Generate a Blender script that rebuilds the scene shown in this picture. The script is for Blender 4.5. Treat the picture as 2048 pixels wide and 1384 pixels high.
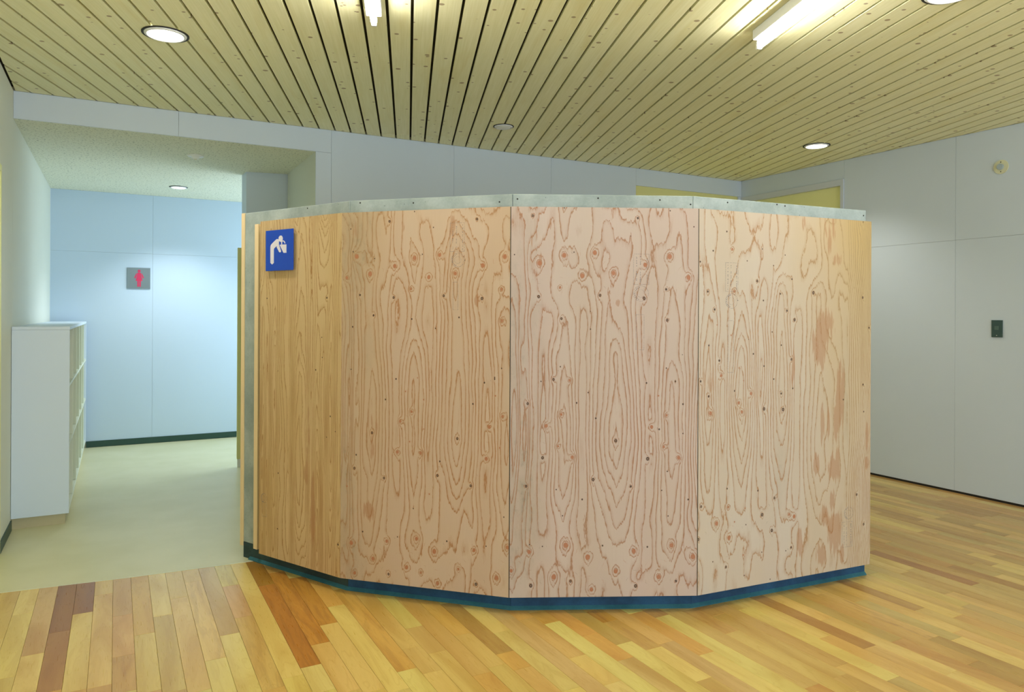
import bpy, math, random
import numpy as np
from math import sin, cos, pi
for o in list(bpy.data.objects): bpy.data.objects.remove(o)
scene = bpy.context.scene
COL = scene.collection
random.seed(7); RNG = np.random.RandomState(11)

# ------------------------------------------------------------------ camera
# world axes: X runs along the back wall, Y into depth, Z up; metres
TH, ROLL, F, CY, EYE = .4975, .0047, 1457.24, 627.53, 1.4
CEIL, BACK, LEFT, RIGHT, REAR = 2.8216, 5.6567, -.588, 5.8454, -3.0
RCEIL, RBACK = 2.6436, 8.6715
from mathutils import Matrix, Vector
cam_d = bpy.data.cameras.new('camera'); cam = bpy.data.objects.new('camera', cam_d); COL.objects.link(cam)
fw = Vector((sin(TH), cos(TH), 0)); rt0 = Vector((cos(TH), -sin(TH), 0)); up0 = Vector((0, 0, 1))
rt = rt0*cos(ROLL) + up0*sin(ROLL); up = up0*cos(ROLL) - rt0*sin(ROLL)
cam.matrix_world = Matrix(((rt.x, up.x, -fw.x, 0), (rt.y, up.y, -fw.y, 0), (rt.z, up.z, -fw.z, EYE), (0, 0, 0, 1)))
cam_d.sensor_width = 36; cam_d.lens = 36*F/2048; cam_d.shift_y = -(692-CY)/2048
cam_d.clip_start = .05
scene.camera = cam

# ------------------------------------------------------------------ world, daylight, exposure
w = bpy.data.worlds.new('world'); scene.world = w; w.use_nodes = True
bg = w.node_tree.nodes['Background']; bg.inputs[0].default_value = (.62, .78, 1, 1); bg.inputs[1].default_value = 1.0
scene.view_settings.view_transform = 'Standard'; scene.view_settings.look = 'None'
scene.view_settings.exposure = 0.08; scene.view_settings.gamma = 1; scene.view_settings.use_curve_mapping = False

def area(name, loc, rot, sx, sy, power, col):
    d = bpy.data.lights.new(name, 'AREA'); d.shape = 'RECTANGLE'; d.size = sx; d.size_y = sy; d.energy = power; d.color = col
    o = bpy.data.objects.new(name, d); o.location = loc; o.rotation_euler = rot; COL.objects.link(o); return o
def spot(name, loc, power, col, size=150, blend=.8, rad=.07):
    d = bpy.data.lights.new(name, 'SPOT'); d.energy = power; d.color = col; d.spot_size = math.radians(size); d.spot_blend = blend; d.shadow_soft_size = rad
    o = bpy.data.objects.new(name, d); o.location = loc; COL.objects.link(o); return o
# daylight entering through the window band of the rear wall (behind the camera)
area('window_daylight', (2.6, REAR+.12, 1.45), (pi/2, 0, 0), 5.4, 2.1, 115, (.78, .89, 1))
# cool fill lamp added inside the corridor, shining from its closed right end
area('corridor_fill', (2.55, 7.75, 1.5), (0, pi/2, 0), 1.6, 1.5, 34, (.74, .88, 1))

# ------------------------------------------------------------------ helpers
def lin(c): return tuple(((x/255)/12.92 if x/255 <= .04045 else (((x/255)+.055)/1.055)**2.4) for x in c)
def mesh_obj(name, verts, faces, mat=None, parent=None, smooth=False):
    me = bpy.data.meshes.new(name); me.from_pydata([tuple(v) for v in verts], [], faces); me.update()
    if mat: me.materials.append(mat)
    if smooth:
        for p in me.polygons: p.use_smooth = True
    o = bpy.data.objects.new(name, me); COL.objects.link(o)
    if parent: o.parent = parent
    return o
class MB:
    def __init__(s): s.v = []; s.f = []
    def add(s, v, f):
        n = len(s.v); s.v += [tuple(q) for q in v]; s.f += [tuple(i+n for i in q) for q in f]; return s
    def box(s, x0, x1, y0, y1, z0, z1):
        return s.add([(x0,y0,z0),(x1,y0,z0),(x1,y1,z0),(x0,y1,z0),(x0,y0,z1),(x1,y0,z1),(x1,y1,z1),(x0,y1,z1)],
                     [(0,3,2,1),(4,5,6,7),(0,1,5,4),(1,2,6,5),(2,3,7,6),(3,0,4,7)])
    def prism(s, poly, z0, z1):      # poly in XY, counter-clockwise
        n = len(poly)
        return s.add([(x,y,z0) for x,y in poly]+[(x,y,z1) for x,y in poly],
                     [tuple(range(n-1,-1,-1)), tuple(range(n,2*n))]+[(i,(i+1)%n,n+(i+1)%n,n+i) for i in range(n)])
    def plate(s, poly, O, U, V, N, t0, t1):  # poly in the (U,V) plane, thickness along N
        n = len(poly); a = sum(poly[i][0]*poly[(i+1)%n][1]-poly[(i+1)%n][0]*poly[i][1] for i in range(n))
        if a < 0: poly = poly[::-1]
        O, U, V, N = map(Vector, (O, U, V, N))
        P = lambda q, t: O+U*q[0]+V*q[1]+N*t
        return s.add([P(q,t0) for q in poly]+[P(q,t1) for q in poly],
                     [tuple(range(n-1,-1,-1)), tuple(range(n,2*n))]+[(i,(i+1)%n,n+(i+1)%n,n+i) for i in range(n)])
    def lathe(s, prof, c, n=32):     # prof [(r,z)] around vertical axis at c
        m = len(prof); v = []; f = []
        for r, z in prof:
            for k in range(n): v.append((c[0]+r*cos(2*pi*k/n), c[1]+r*sin(2*pi*k/n), c[2]+z))
        for j in range(m-1):
            for k in range(n): f.append((j*n+k, j*n+(k+1)%n, (j+1)*n+(k+1)%n, (j+1)*n+k))
        return s.add(v, f)
    def tube(s, p0, p1, r, n=16):
        p0 = Vector(p0); p1 = Vector(p1); d = (p1-p0).normalized(); a = d.orthogonal().normalized(); b = d.cross(a)
        v = [p+a*r*cos(2*pi*k/n)+b*r*sin(2*pi*k/n) for p in (p0,p1) for k in range(n)]
        return s.add(v, [(k,(k+1)%n,n+(k+1)%n,n+k) for k in range(n)]+[tuple(range(n-1,-1,-1)), tuple(range(n,2*n))])
    def build(s, name, mat=None, parent=None, smooth=False): return mesh_obj(name, s.v, s.f, mat, parent, smooth)
def empty(name, loc=(0,0,0)):
    o = bpy.data.objects.new(name, None); o.location = loc; COL.objects.link(o); o.empty_display_size = .1; return o
def tag(o, label, cat, group=None):
    o['label'] = label; o['category'] = cat
    if group: o['group'] = group
    return o
def struct(o): o['kind'] = 'structure'; return o
def under(o, root):   # parent a mesh built in world coordinates under an Empty that has a location
    o.parent = root; o.matrix_parent_inverse = Matrix.Translation(-root.location); return o
def bevel(o, wd, seg=2):
    m = o.modifiers.new('bevel', 'BEVEL'); m.width = wd; m.segments = seg; m.limit_method = 'ANGLE'; return o

# ------------------------------------------------------------------ materials
class NT:
    def __init__(s, name, rough=.6, spec=.5, metal=0):
        s.m = bpy.data.materials.new(name); s.m.use_nodes = True; s.t = s.m.node_tree; s.b = s.t.nodes['Principled BSDF']
        s.b.inputs['Roughness'].default_value = rough; s.b.inputs['Metallic'].default_value = metal
        s.b.inputs['Specular IOR Level'].default_value = spec
        s.c = None
    def n(s, ty, **k):
        q = s.t.nodes.new(ty)
        for a, b in k.items(): setattr(q, a, b)
        return q
    def L(s, a, b): s.t.links.new(a, b)
    def put(s, inp, v):
        if isinstance(v, bpy.types.NodeSocket): s.L(v, inp)
        else: inp.default_value = v
    def m_(s, op, a, b=0.0, c=None, clamp=False):
        q = s.n('ShaderNodeMath', operation=op, use_clamp=clamp); s.put(q.inputs[0], a); s.put(q.inputs[1], b)
        if c is not None: s.put(q.inputs[2], c)
        return q.outputs[0]
    def ss(s, v, a, b, lo=0.0, hi=1.0):
        q = s.n('ShaderNodeMapRange', interpolation_type='SMOOTHSTEP'); s.put(q.inputs['Value'], v)
        s.put(q.inputs['From Min'], a); s.put(q.inputs['From Max'], b); s.put(q.inputs['To Min'], lo); s.put(q.inputs['To Max'], hi)
        return q.outputs['Result']
    def mix(s, f, a, b, mode='MIX'):
        q = s.n('ShaderNodeMix', data_type='RGBA', blend_type=mode); s.put(q.inputs[0], f)
        for i, v in ((6, a), (7, b)):
            if isinstance(v, tuple): v = (*v[:3], 1)
            s.put(q.inputs[i], v)
        return q.outputs[2]
    def coords(s, kind='Object'):
        return s.n('ShaderNodeTexCoord').outputs[kind]
    def scale(s, vec, sc, add=(0,0,0)):
        q = s.n('ShaderNodeMapping'); s.L(vec, q.inputs[0]); q.inputs['Scale'].default_value = sc; q.inputs['Location'].default_value = add
        return q.outputs[0]
    def noise(s, vec, sc=1, det=3, rough=.5, dist=0.0):
        q = s.n('ShaderNodeTexNoise'); s.put(q.inputs['Vector'], vec); q.inputs['Scale'].default_value = sc; q.inputs['Detail'].default_value = det
        q.inputs['Roughness'].default_value = rough; q.inputs['Distortion'].default_value = dist
        return q.outputs['Fac']
    def vadd(s, a, b):
        q = s.n('ShaderNodeVectorMath', operation='ADD'); s.put(q.inputs[0], a); s.put(q.inputs[1], b); return q.outputs[0]
    def bump(s, h, st=.2, d=.001):
        q = s.n('ShaderNodeBump'); q.inputs['Strength'].default_value = st; q.inputs['Distance'].default_value = d
        s.L(h, q.inputs['Height']); s.L(q.outputs[0], s.b.inputs['Normal'])
    def color(s, c): s.put(s.b.inputs['Base Color'], (*c[:3], 1) if isinstance(c, tuple) else c); return s.m

def paint(name, rgb, rough=.55, var=.03, bump=.12, sc=60):
    t = NT(name, rough); c = lin(rgb); v = t.coords()
    n = t.noise(v, 1.2, 4); f = t.ss(n, .3, .7)
    t.color(t.mix(f, tuple(x*(1-var) for x in c), tuple(min(1, x*(1+var)) for x in c)))
    t.bump(t.noise(v, sc, 4), bump, .0006)
    return t.m
def metal(name, rgb, rough=.3):
    t = NT(name, rough, metal=1); v = t.coords()
    n = t.noise(t.scale(v, (400, 400, 6)), 1, 2); t.color(t.mix(n, tuple(x*.92 for x in lin(rgb)), lin(rgb))); return t.m
def glow(name, rgb, st):
    t = NT(name, .4); t.color(lin((240,240,240))); t.b.inputs['Emission Color'].default_value = (*lin(rgb), 1); t.b.inputs['Emission Strength'].default_value = st; return t.m

M_wall = paint('painted_wall_board', (210, 222, 234), .6, .012, .25, 140)
M_wall_l = paint('painted_wall_board_left', (222, 226, 212), .6, .012, .25, 140)
M_joint = paint('joint_filler', (226, 226, 205), .7)
M_blue_wall = paint('cool_lit_wall_board', (196, 216, 234), .6, .01, .25, 140)  # white corridor wall with the cool daylight put into its colour
M_dark = paint('black_void_felt', (52, 44, 18), .9)
M_green_base = paint('dark_green_vinyl_base', (38, 72, 62), .45)
M_white = paint('white_laminate', (214, 228, 242), .4, .006, .02)
M_white_l = paint('cream_laminate', (222, 228, 208), .4, .006, .02)
M_plastic = paint('white_plastic', (236, 238, 232), .35, .005, .0)
M_yellow = paint('pale_yellow_laminate_lit_room', (240, 240, 172), .5, .02, .05)  # left door laminate; also the lit room painted behind the right doorway
M_yellow2 = paint('straw_yellow_laminate', (226, 224, 156), .5, .02, .05)
M_frame = paint('white_frame_paint', (206, 214, 224), .4, .01, .03)
M_plinthwood = paint('beige_kick_board', (196, 186, 150), .6, .03)
M_blue = paint('blue_acrylic', (0, 72, 196), .5, .01, .0)
M_signwhite = paint('white_pictogram', (232, 228, 240), .5, .005, .0)
M_pink = paint('pink_pictogram', (208, 44, 92), .5, .01, .0)
M_steel = metal('brushed_steel', (140, 156, 164), .5)
M_teal = paint('dark_teal_switch_plate', (62, 86, 84), .4, .02, .02)
M_teal2 = paint('teal_rocker', (88, 112, 106), .4, .02, .02)
M_cream = paint('cream_plastic', (222, 222, 190), .4, .01, .02)
M_lens = paint('blue_grey_lens', (176, 192, 200), .3, .01, .0)
M_black = paint('black_trim', (30, 28, 24), .6)
M_reflect = paint('white_enamel', (235, 238, 240), .3, .0, .0)
M_tube = glow('lit_fluorescent_tube', (255, 250, 240), 62)
M_lamp = glow('lit_downlight_lens', (255, 249, 232), 9)
M_lamp_c = glow('lit_corridor_lens', (250, 250, 255), 8)
M_stamp = NT('faded_ink_stamp', .7); _n = M_stamp; 
_v = _n.coords(); _f = _n.ss(_n.noise(_v, 260, 3), .42, .6); _tr = _n.n('ShaderNodeBsdfTransparent'); _mx = _n.n('ShaderNodeMixShader')
_n.color(lin((120, 124, 136))); _n.L(_n.m_('MULTIPLY', _f, .95), _mx.inputs[0]); _n.L(_tr.outputs[0], _mx.inputs[1]); _n.L(_n.b.outputs[0], _mx.inputs[2])
_n.L(_mx.outputs[0], _n.t.nodes['Material Output'].inputs[0]); M_stamp = _n.m

def mat_concrete(name, a, b, pits=True):
    t = NT(name, .7); v = t.coords(); c = t.mix(t.ss(t.noise(v, 5, 6, .65), .3, .7), lin(a), lin(b))
    c = t.mix(t.m_('MULTIPLY', t.noise(v, 90, 3), .35), c, tuple(x*.62 for x in lin(a)))
    if pits:
        q = t.n('ShaderNodeTexVoronoi'); t.L(v, q.inputs['Vector']); q.inputs['Scale'].default_value = 26
        pit = t.ss(q.outputs['Distance'], .045, .075, 1, 0); c = t.mix(t.m_('MULTIPLY', pit, .7), c, lin((70, 84, 84)))
    t.bump(t.noise(v, 60, 4), .3, .001); return t.color(c)
M_conc = mat_concrete('bare_concrete', (150, 164, 164), (188, 200, 200))
M_conc_base = mat_concrete('blue_sheen_plinth', (14, 58, 92), (38, 92, 132), False)  # concrete foot with the blue sheen near the floor put into its colour
M_conc_dark = mat_concrete('dark_green_plinth', (34, 60, 66), (58, 86, 88), False)
M_seal = mat_concrete('teal_sealant', (36, 96, 110), (60, 124, 138), False)

def mat_ply_plain():
    t = NT('plain_plywood_edge', .6); v = t.coords(); n = t.noise(t.scale(v, (60, 60, 500)), 1, 2)
    return t.color(t.mix(n, lin((222, 186, 140)), lin((250, 226, 184))))
M_ply = mat_ply_plain()
def mat_batten():
    t = NT('pale_batten_wood', .6); v = t.coords(); n = t.noise(t.scale(v, (300, 300, 4)), 1, 3)
    return t.color(t.mix(n, lin((236, 204, 156)), lin((254, 232, 192))))
M_batten = mat_batten()

def mat_ceiling_slat():
    t = NT('spruce_ceiling_board', .62); info = t.n('ShaderNodeObjectInfo')
    off = t.n('ShaderNodeVectorMath', operation='SCALE'); t.L(info.outputs['Color'], off.inputs[0]); off.inputs['Scale'].default_value = 40
    v = t.vadd(t.coords('Object'), off.outputs[0])
    fine = t.noise(t.scale(v, (120, 3, 1)), 1, 4, .6)
    c = t.mix(t.ss(fine, .25, .75), lin((240, 238, 190)), lin((250, 248, 208)))
    broad = t.noise(t.scale(v, (9, 1.1, 1)), 1, 3, .5, .6)
    c = t.mix(t.ss(broad, .48, .8, 0, .55), c, lin((230, 220, 154)))
    # sparse flat knots
    q = t.n('ShaderNodeTexVoronoi'); t.L(t.scale(v, (15, 17, 1)), q.inputs['Vector']); q.inputs['Scale'].default_value = 1; q.inputs['Randomness'].default_value = 1
    sep = t.n('ShaderNodeSeparateColor'); t.L(q.outputs['Color'], sep.inputs[0])
    r = t.m_('MULTIPLY', t.m_('SUBTRACT', sep.outputs[0], .42, clamp=True), .42)
    k = t.ss(t.m_('SUBTRACT', q.outputs['Distance'], r), -.05, .03, 1, 0)
    k = t.m_('MULTIPLY', k, t.m_('GREATER_THAN', sep.outputs[0], .62))
    c = t.mix(t.m_('MULTIPLY', k, .72), c, lin((132, 96, 48)))
    t.bump(fine, .15, .0005); return t.color(c)
M_slat = mat_ceiling_slat()

def mat_plank():
    t = NT('birch_floor_plank', .3, .45)
    tq = t.n('ShaderNodeAttribute', attribute_name='tone'); base = tq.outputs['Color']; pq = t.n('ShaderNodeAttribute', attribute_name='place'); v = pq.outputs['Vector']
    n1 = t.noise(t.scale(v, (26, 2.4, 1)), 1, 4, .6, 1.5); n2 = t.noise(t.scale(v, (7, 1.1, 1)), 1, 3, .55, 1.0); n3 = t.noise(t.scale(v, (260, 9, 1)), 1, 3)
    dk = t.mix(1.0, base, lin((222, 200, 160)), 'MULTIPLY')
    c = t.mix(t.ss(n2, .35, .75, 0, .75), base, dk)
    wave = t.n('ShaderNodeMath', operation='FRACT'); t.L(t.m_('MULTIPLY', n2, 9), wave.inputs[0])
    ln = t.ss(t.m_('ABSOLUTE', t.m_('SUBTRACT', wave.outputs[0], .5)), .0, .12, .22, 0)
    c = t.mix(ln, c, dk)
    # info alpha carries how streaked the heartwood is
    st = t.m_('MULTIPLY', t.ss(n1, .46, .64), t.m_('SUBTRACT', 1.0, tq.outputs['Alpha']))
    c = t.mix(st, c, lin((146, 92, 38)))
    c = t.mix(t.m_('MULTIPLY', n3, .14), c, lin((120, 84, 40)))
    t.put(t.b.inputs['Roughness'], t.ss(n3, .2, .8, .26, .36))
    t.b.inputs['Coat Weight'].default_value = .25; t.b.inputs['Coat Roughness'].default_value = .22
    return t.color(c)
M_plank = mat_plank()
M_subfloor = paint('dark_subfloor', (96, 66, 30), .8)
def mat_vinyl():
    t = NT('pale_vinyl_floor', .34, .4); v = t.coords(); n = t.ss(t.noise(v, 3, 5), .3, .7); s = t.noise(v, 240, 2)
    c = t.mix(n, lin((212, 210, 168)), lin((220, 218, 180))); c = t.mix(t.m_('MULTIPLY', s, .12), c, lin((160, 160, 130))); return t.color(c)
M_vinyl = mat_vinyl()
def mat_rockwool():
    t = NT('speckled_acoustic_board', .85); v = t.coords()
    n = t.noise(v, 62, 3, .7); sp = t.ss(n, .56, .64)
    c = t.mix(t.m_('MULTIPLY', sp, .75), lin((232, 234, 212)), lin((130, 138, 112))); t.bump(n, .5, -.002); return t.color(c)
M_rock = mat_rockwool()

# veneer: the face mesh carries the growth-ring field, its slope, stains and the offset to the nearest knot
def mat_veneer(name, light, warm, line, yel, lw=.0019, red=(180, 112, 76)):
    t = NT(name, .6, .35)
    def att(n):
        q = t.n('ShaderNodeAttribute', attribute_name=n); s = t.n('ShaderNodeSeparateXYZ'); t.L(q.outputs['Vector'], s.inputs[0]); return s.outputs, q.outputs['Vector']
    A, _ = att('grain'); B, _ = att('knot'); Cc, _ = att('tint'); P, Pv = att('place')
    v = Pv
    jag = t.noise(t.scale(v, (75, 9, 0)), 1, 3, .6); jag2 = t.noise(t.scale(v, (16, 5, 0)), 1, 3, .6); jag3 = t.noise(t.scale(v, (230, 40, 0)), 1, 2, .6)
    zs = t.m_('MULTIPLY', t.m_('SUBTRACT', t.noise(t.scale(v, (90, 2.5, 0), (1, 4, 0)), 1, 4, .65), .5), .065)
    A0_ = t.m_('ADD', A[0], t.m_('MULTIPLY', P[2], zs))
    h = t.m_('ADD', A0_, t.m_('MULTIPLY', t.m_('SUBTRACT', jag, .5), .20)); h = t.m_('ADD', h, t.m_('MULTIPLY', t.m_('SUBTRACT', jag2, .5), .5))
    h = t.m_('ADD', h, t.m_('MULTIPLY', t.m_('SUBTRACT', jag3, .5), .22))
    fr = t.m_('FRACT', h); d = t.m_('DIVIDE', t.m_('ABSOLUTE', t.m_('SUBTRACT', fr, .5)), A[1])
    wob = t.m_('MULTIPLY', t.ss(t.noise(t.scale(v, (30, 3, 0), (5, 3, 0)), 1, 2), .3, .7, .55, 1.45), lw)
    ln = t.m_('SUBTRACT', 1, t.m_('DIVIDE', d, wob), clamp=True); ln = t.ss(ln, 0, .85)
    side = t.m_('SUBTRACT', fr, .5); side = t.m_('DIVIDE', side, A[1]); halo = t.m_('MULTIPLY', t.m_('MULTIPLY', t.m_('GREATER_THAN', side, 0.0), t.ss(side, 0.0, .012, 1, 0)), t.ss(A[1], 40, 110, 1, .25))
    # per-ring tone
    ring = t.n('ShaderNodeTexWhiteNoise', noise_dimensions='1D'); t.L(t.m_('FLOOR', t.m_('ADD', h, .5)), ring.inputs['W'])
    base = t.mix(t.m_('MULTIPLY', ring.outputs['Value'], .45), lin(light), lin(warm))
    fib = t.noise(t.scale(v, (420, 9, 0)), 1, 3, .6)
    base = t.mix(t.ss(fib, .3, .7, 0, .22), base, lin(warm))
    base = t.mix(Cc[1], base, lin(yel))
    base = t.mix(t.m_('MULTIPLY', Cc[0], .62), base, lin((150, 140, 118)))
    linec = t.mix(Cc[1], lin(line), tuple(x*.72 for x in lin(yel)))
    c = t.mix(t.m_('MULTIPLY', halo, .30), base, linec)
    c = t.mix(t.m_('MULTIPLY', ln, .88), c, linec)
    # brown heartwood patches, edge broken along the fibre
    bl = t.m_('ADD', t.m_('MULTIPLY', A[2], t.m_('ADD', 1.0, 0.0)), t.m_('MULTIPLY', t.m_('SUBTRACT', t.noise(t.scale(v, (60, 5, 0), (2, 2, 0)), 1, 4, .6), .5), 2.2))
    c = t.mix(t.m_('MULTIPLY', t.m_('MULTIPLY', t.ss(bl, .36, .55), t.ss(A[2], .12, .3)), .52), c, lin((172, 120, 80)))
    # mottled stain specks
    mo = t.ss(t.noise(t.scale(v, (55, 22, 0)), 1, 4, .7), .5, .68); c = t.mix(t.m_('MULTIPLY', t.m_('MULTIPLY', mo, Cc[0]), .40), c, lin((104, 104, 92)))
    # knots
    r = t.m_('SQRT', t.m_('ADD', t.m_('MULTIPLY', B[0], B[0]), t.m_('MULTIPLY', t.m_('MULTIPLY', B[1], B[1]), .72)))
    q = t.m_('DIVIDE', t.m_('ADD', r, t.m_('MULTIPLY', t.m_('SUBTRACT', t.noise(v, 300, 2), .5), .003)), B[2])
    isred = Cc[2]
    kred = t.m_('MULTIPLY', t.ss(q, .78, 1.0, 1, 0), isred); glowr = t.ss(q, .8, 1.6, .2, 0)
    c = t.mix(glowr, c, lin(line))
    c = t.mix(t.m_('MULTIPLY', kred, .82), c, lin(red))
    rg = t.ss(t.m_('ABSOLUTE', t.m_('SUBTRACT', q, 2.1)), 0, .2, .35, 0); c = t.mix(t.m_('MULTIPLY', t.m_('MULTIPLY', rg, .6), isred), c, lin(line))
    kb = t.m_('MULTIPLY', t.ss(q, .8, 1.05, 1, 0), t.m_('SUBTRACT', 1, isred)); core = t.m_('MULTIPLY', t.ss(q, .25, .5, 1, 0), t.m_('GREATER_THAN', B[2], .0055))
    kc = t.mix(core, lin((58, 38, 30)), lin((150, 120, 98))); c = t.mix(t.m_('MULTIPLY', kb, .9), c, kc)
    t.bump(t.m_('SUBTRACT', fib, t.m_('MULTIPLY', ln, .6)), .25, .0006)
    return t.color(c)

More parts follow.
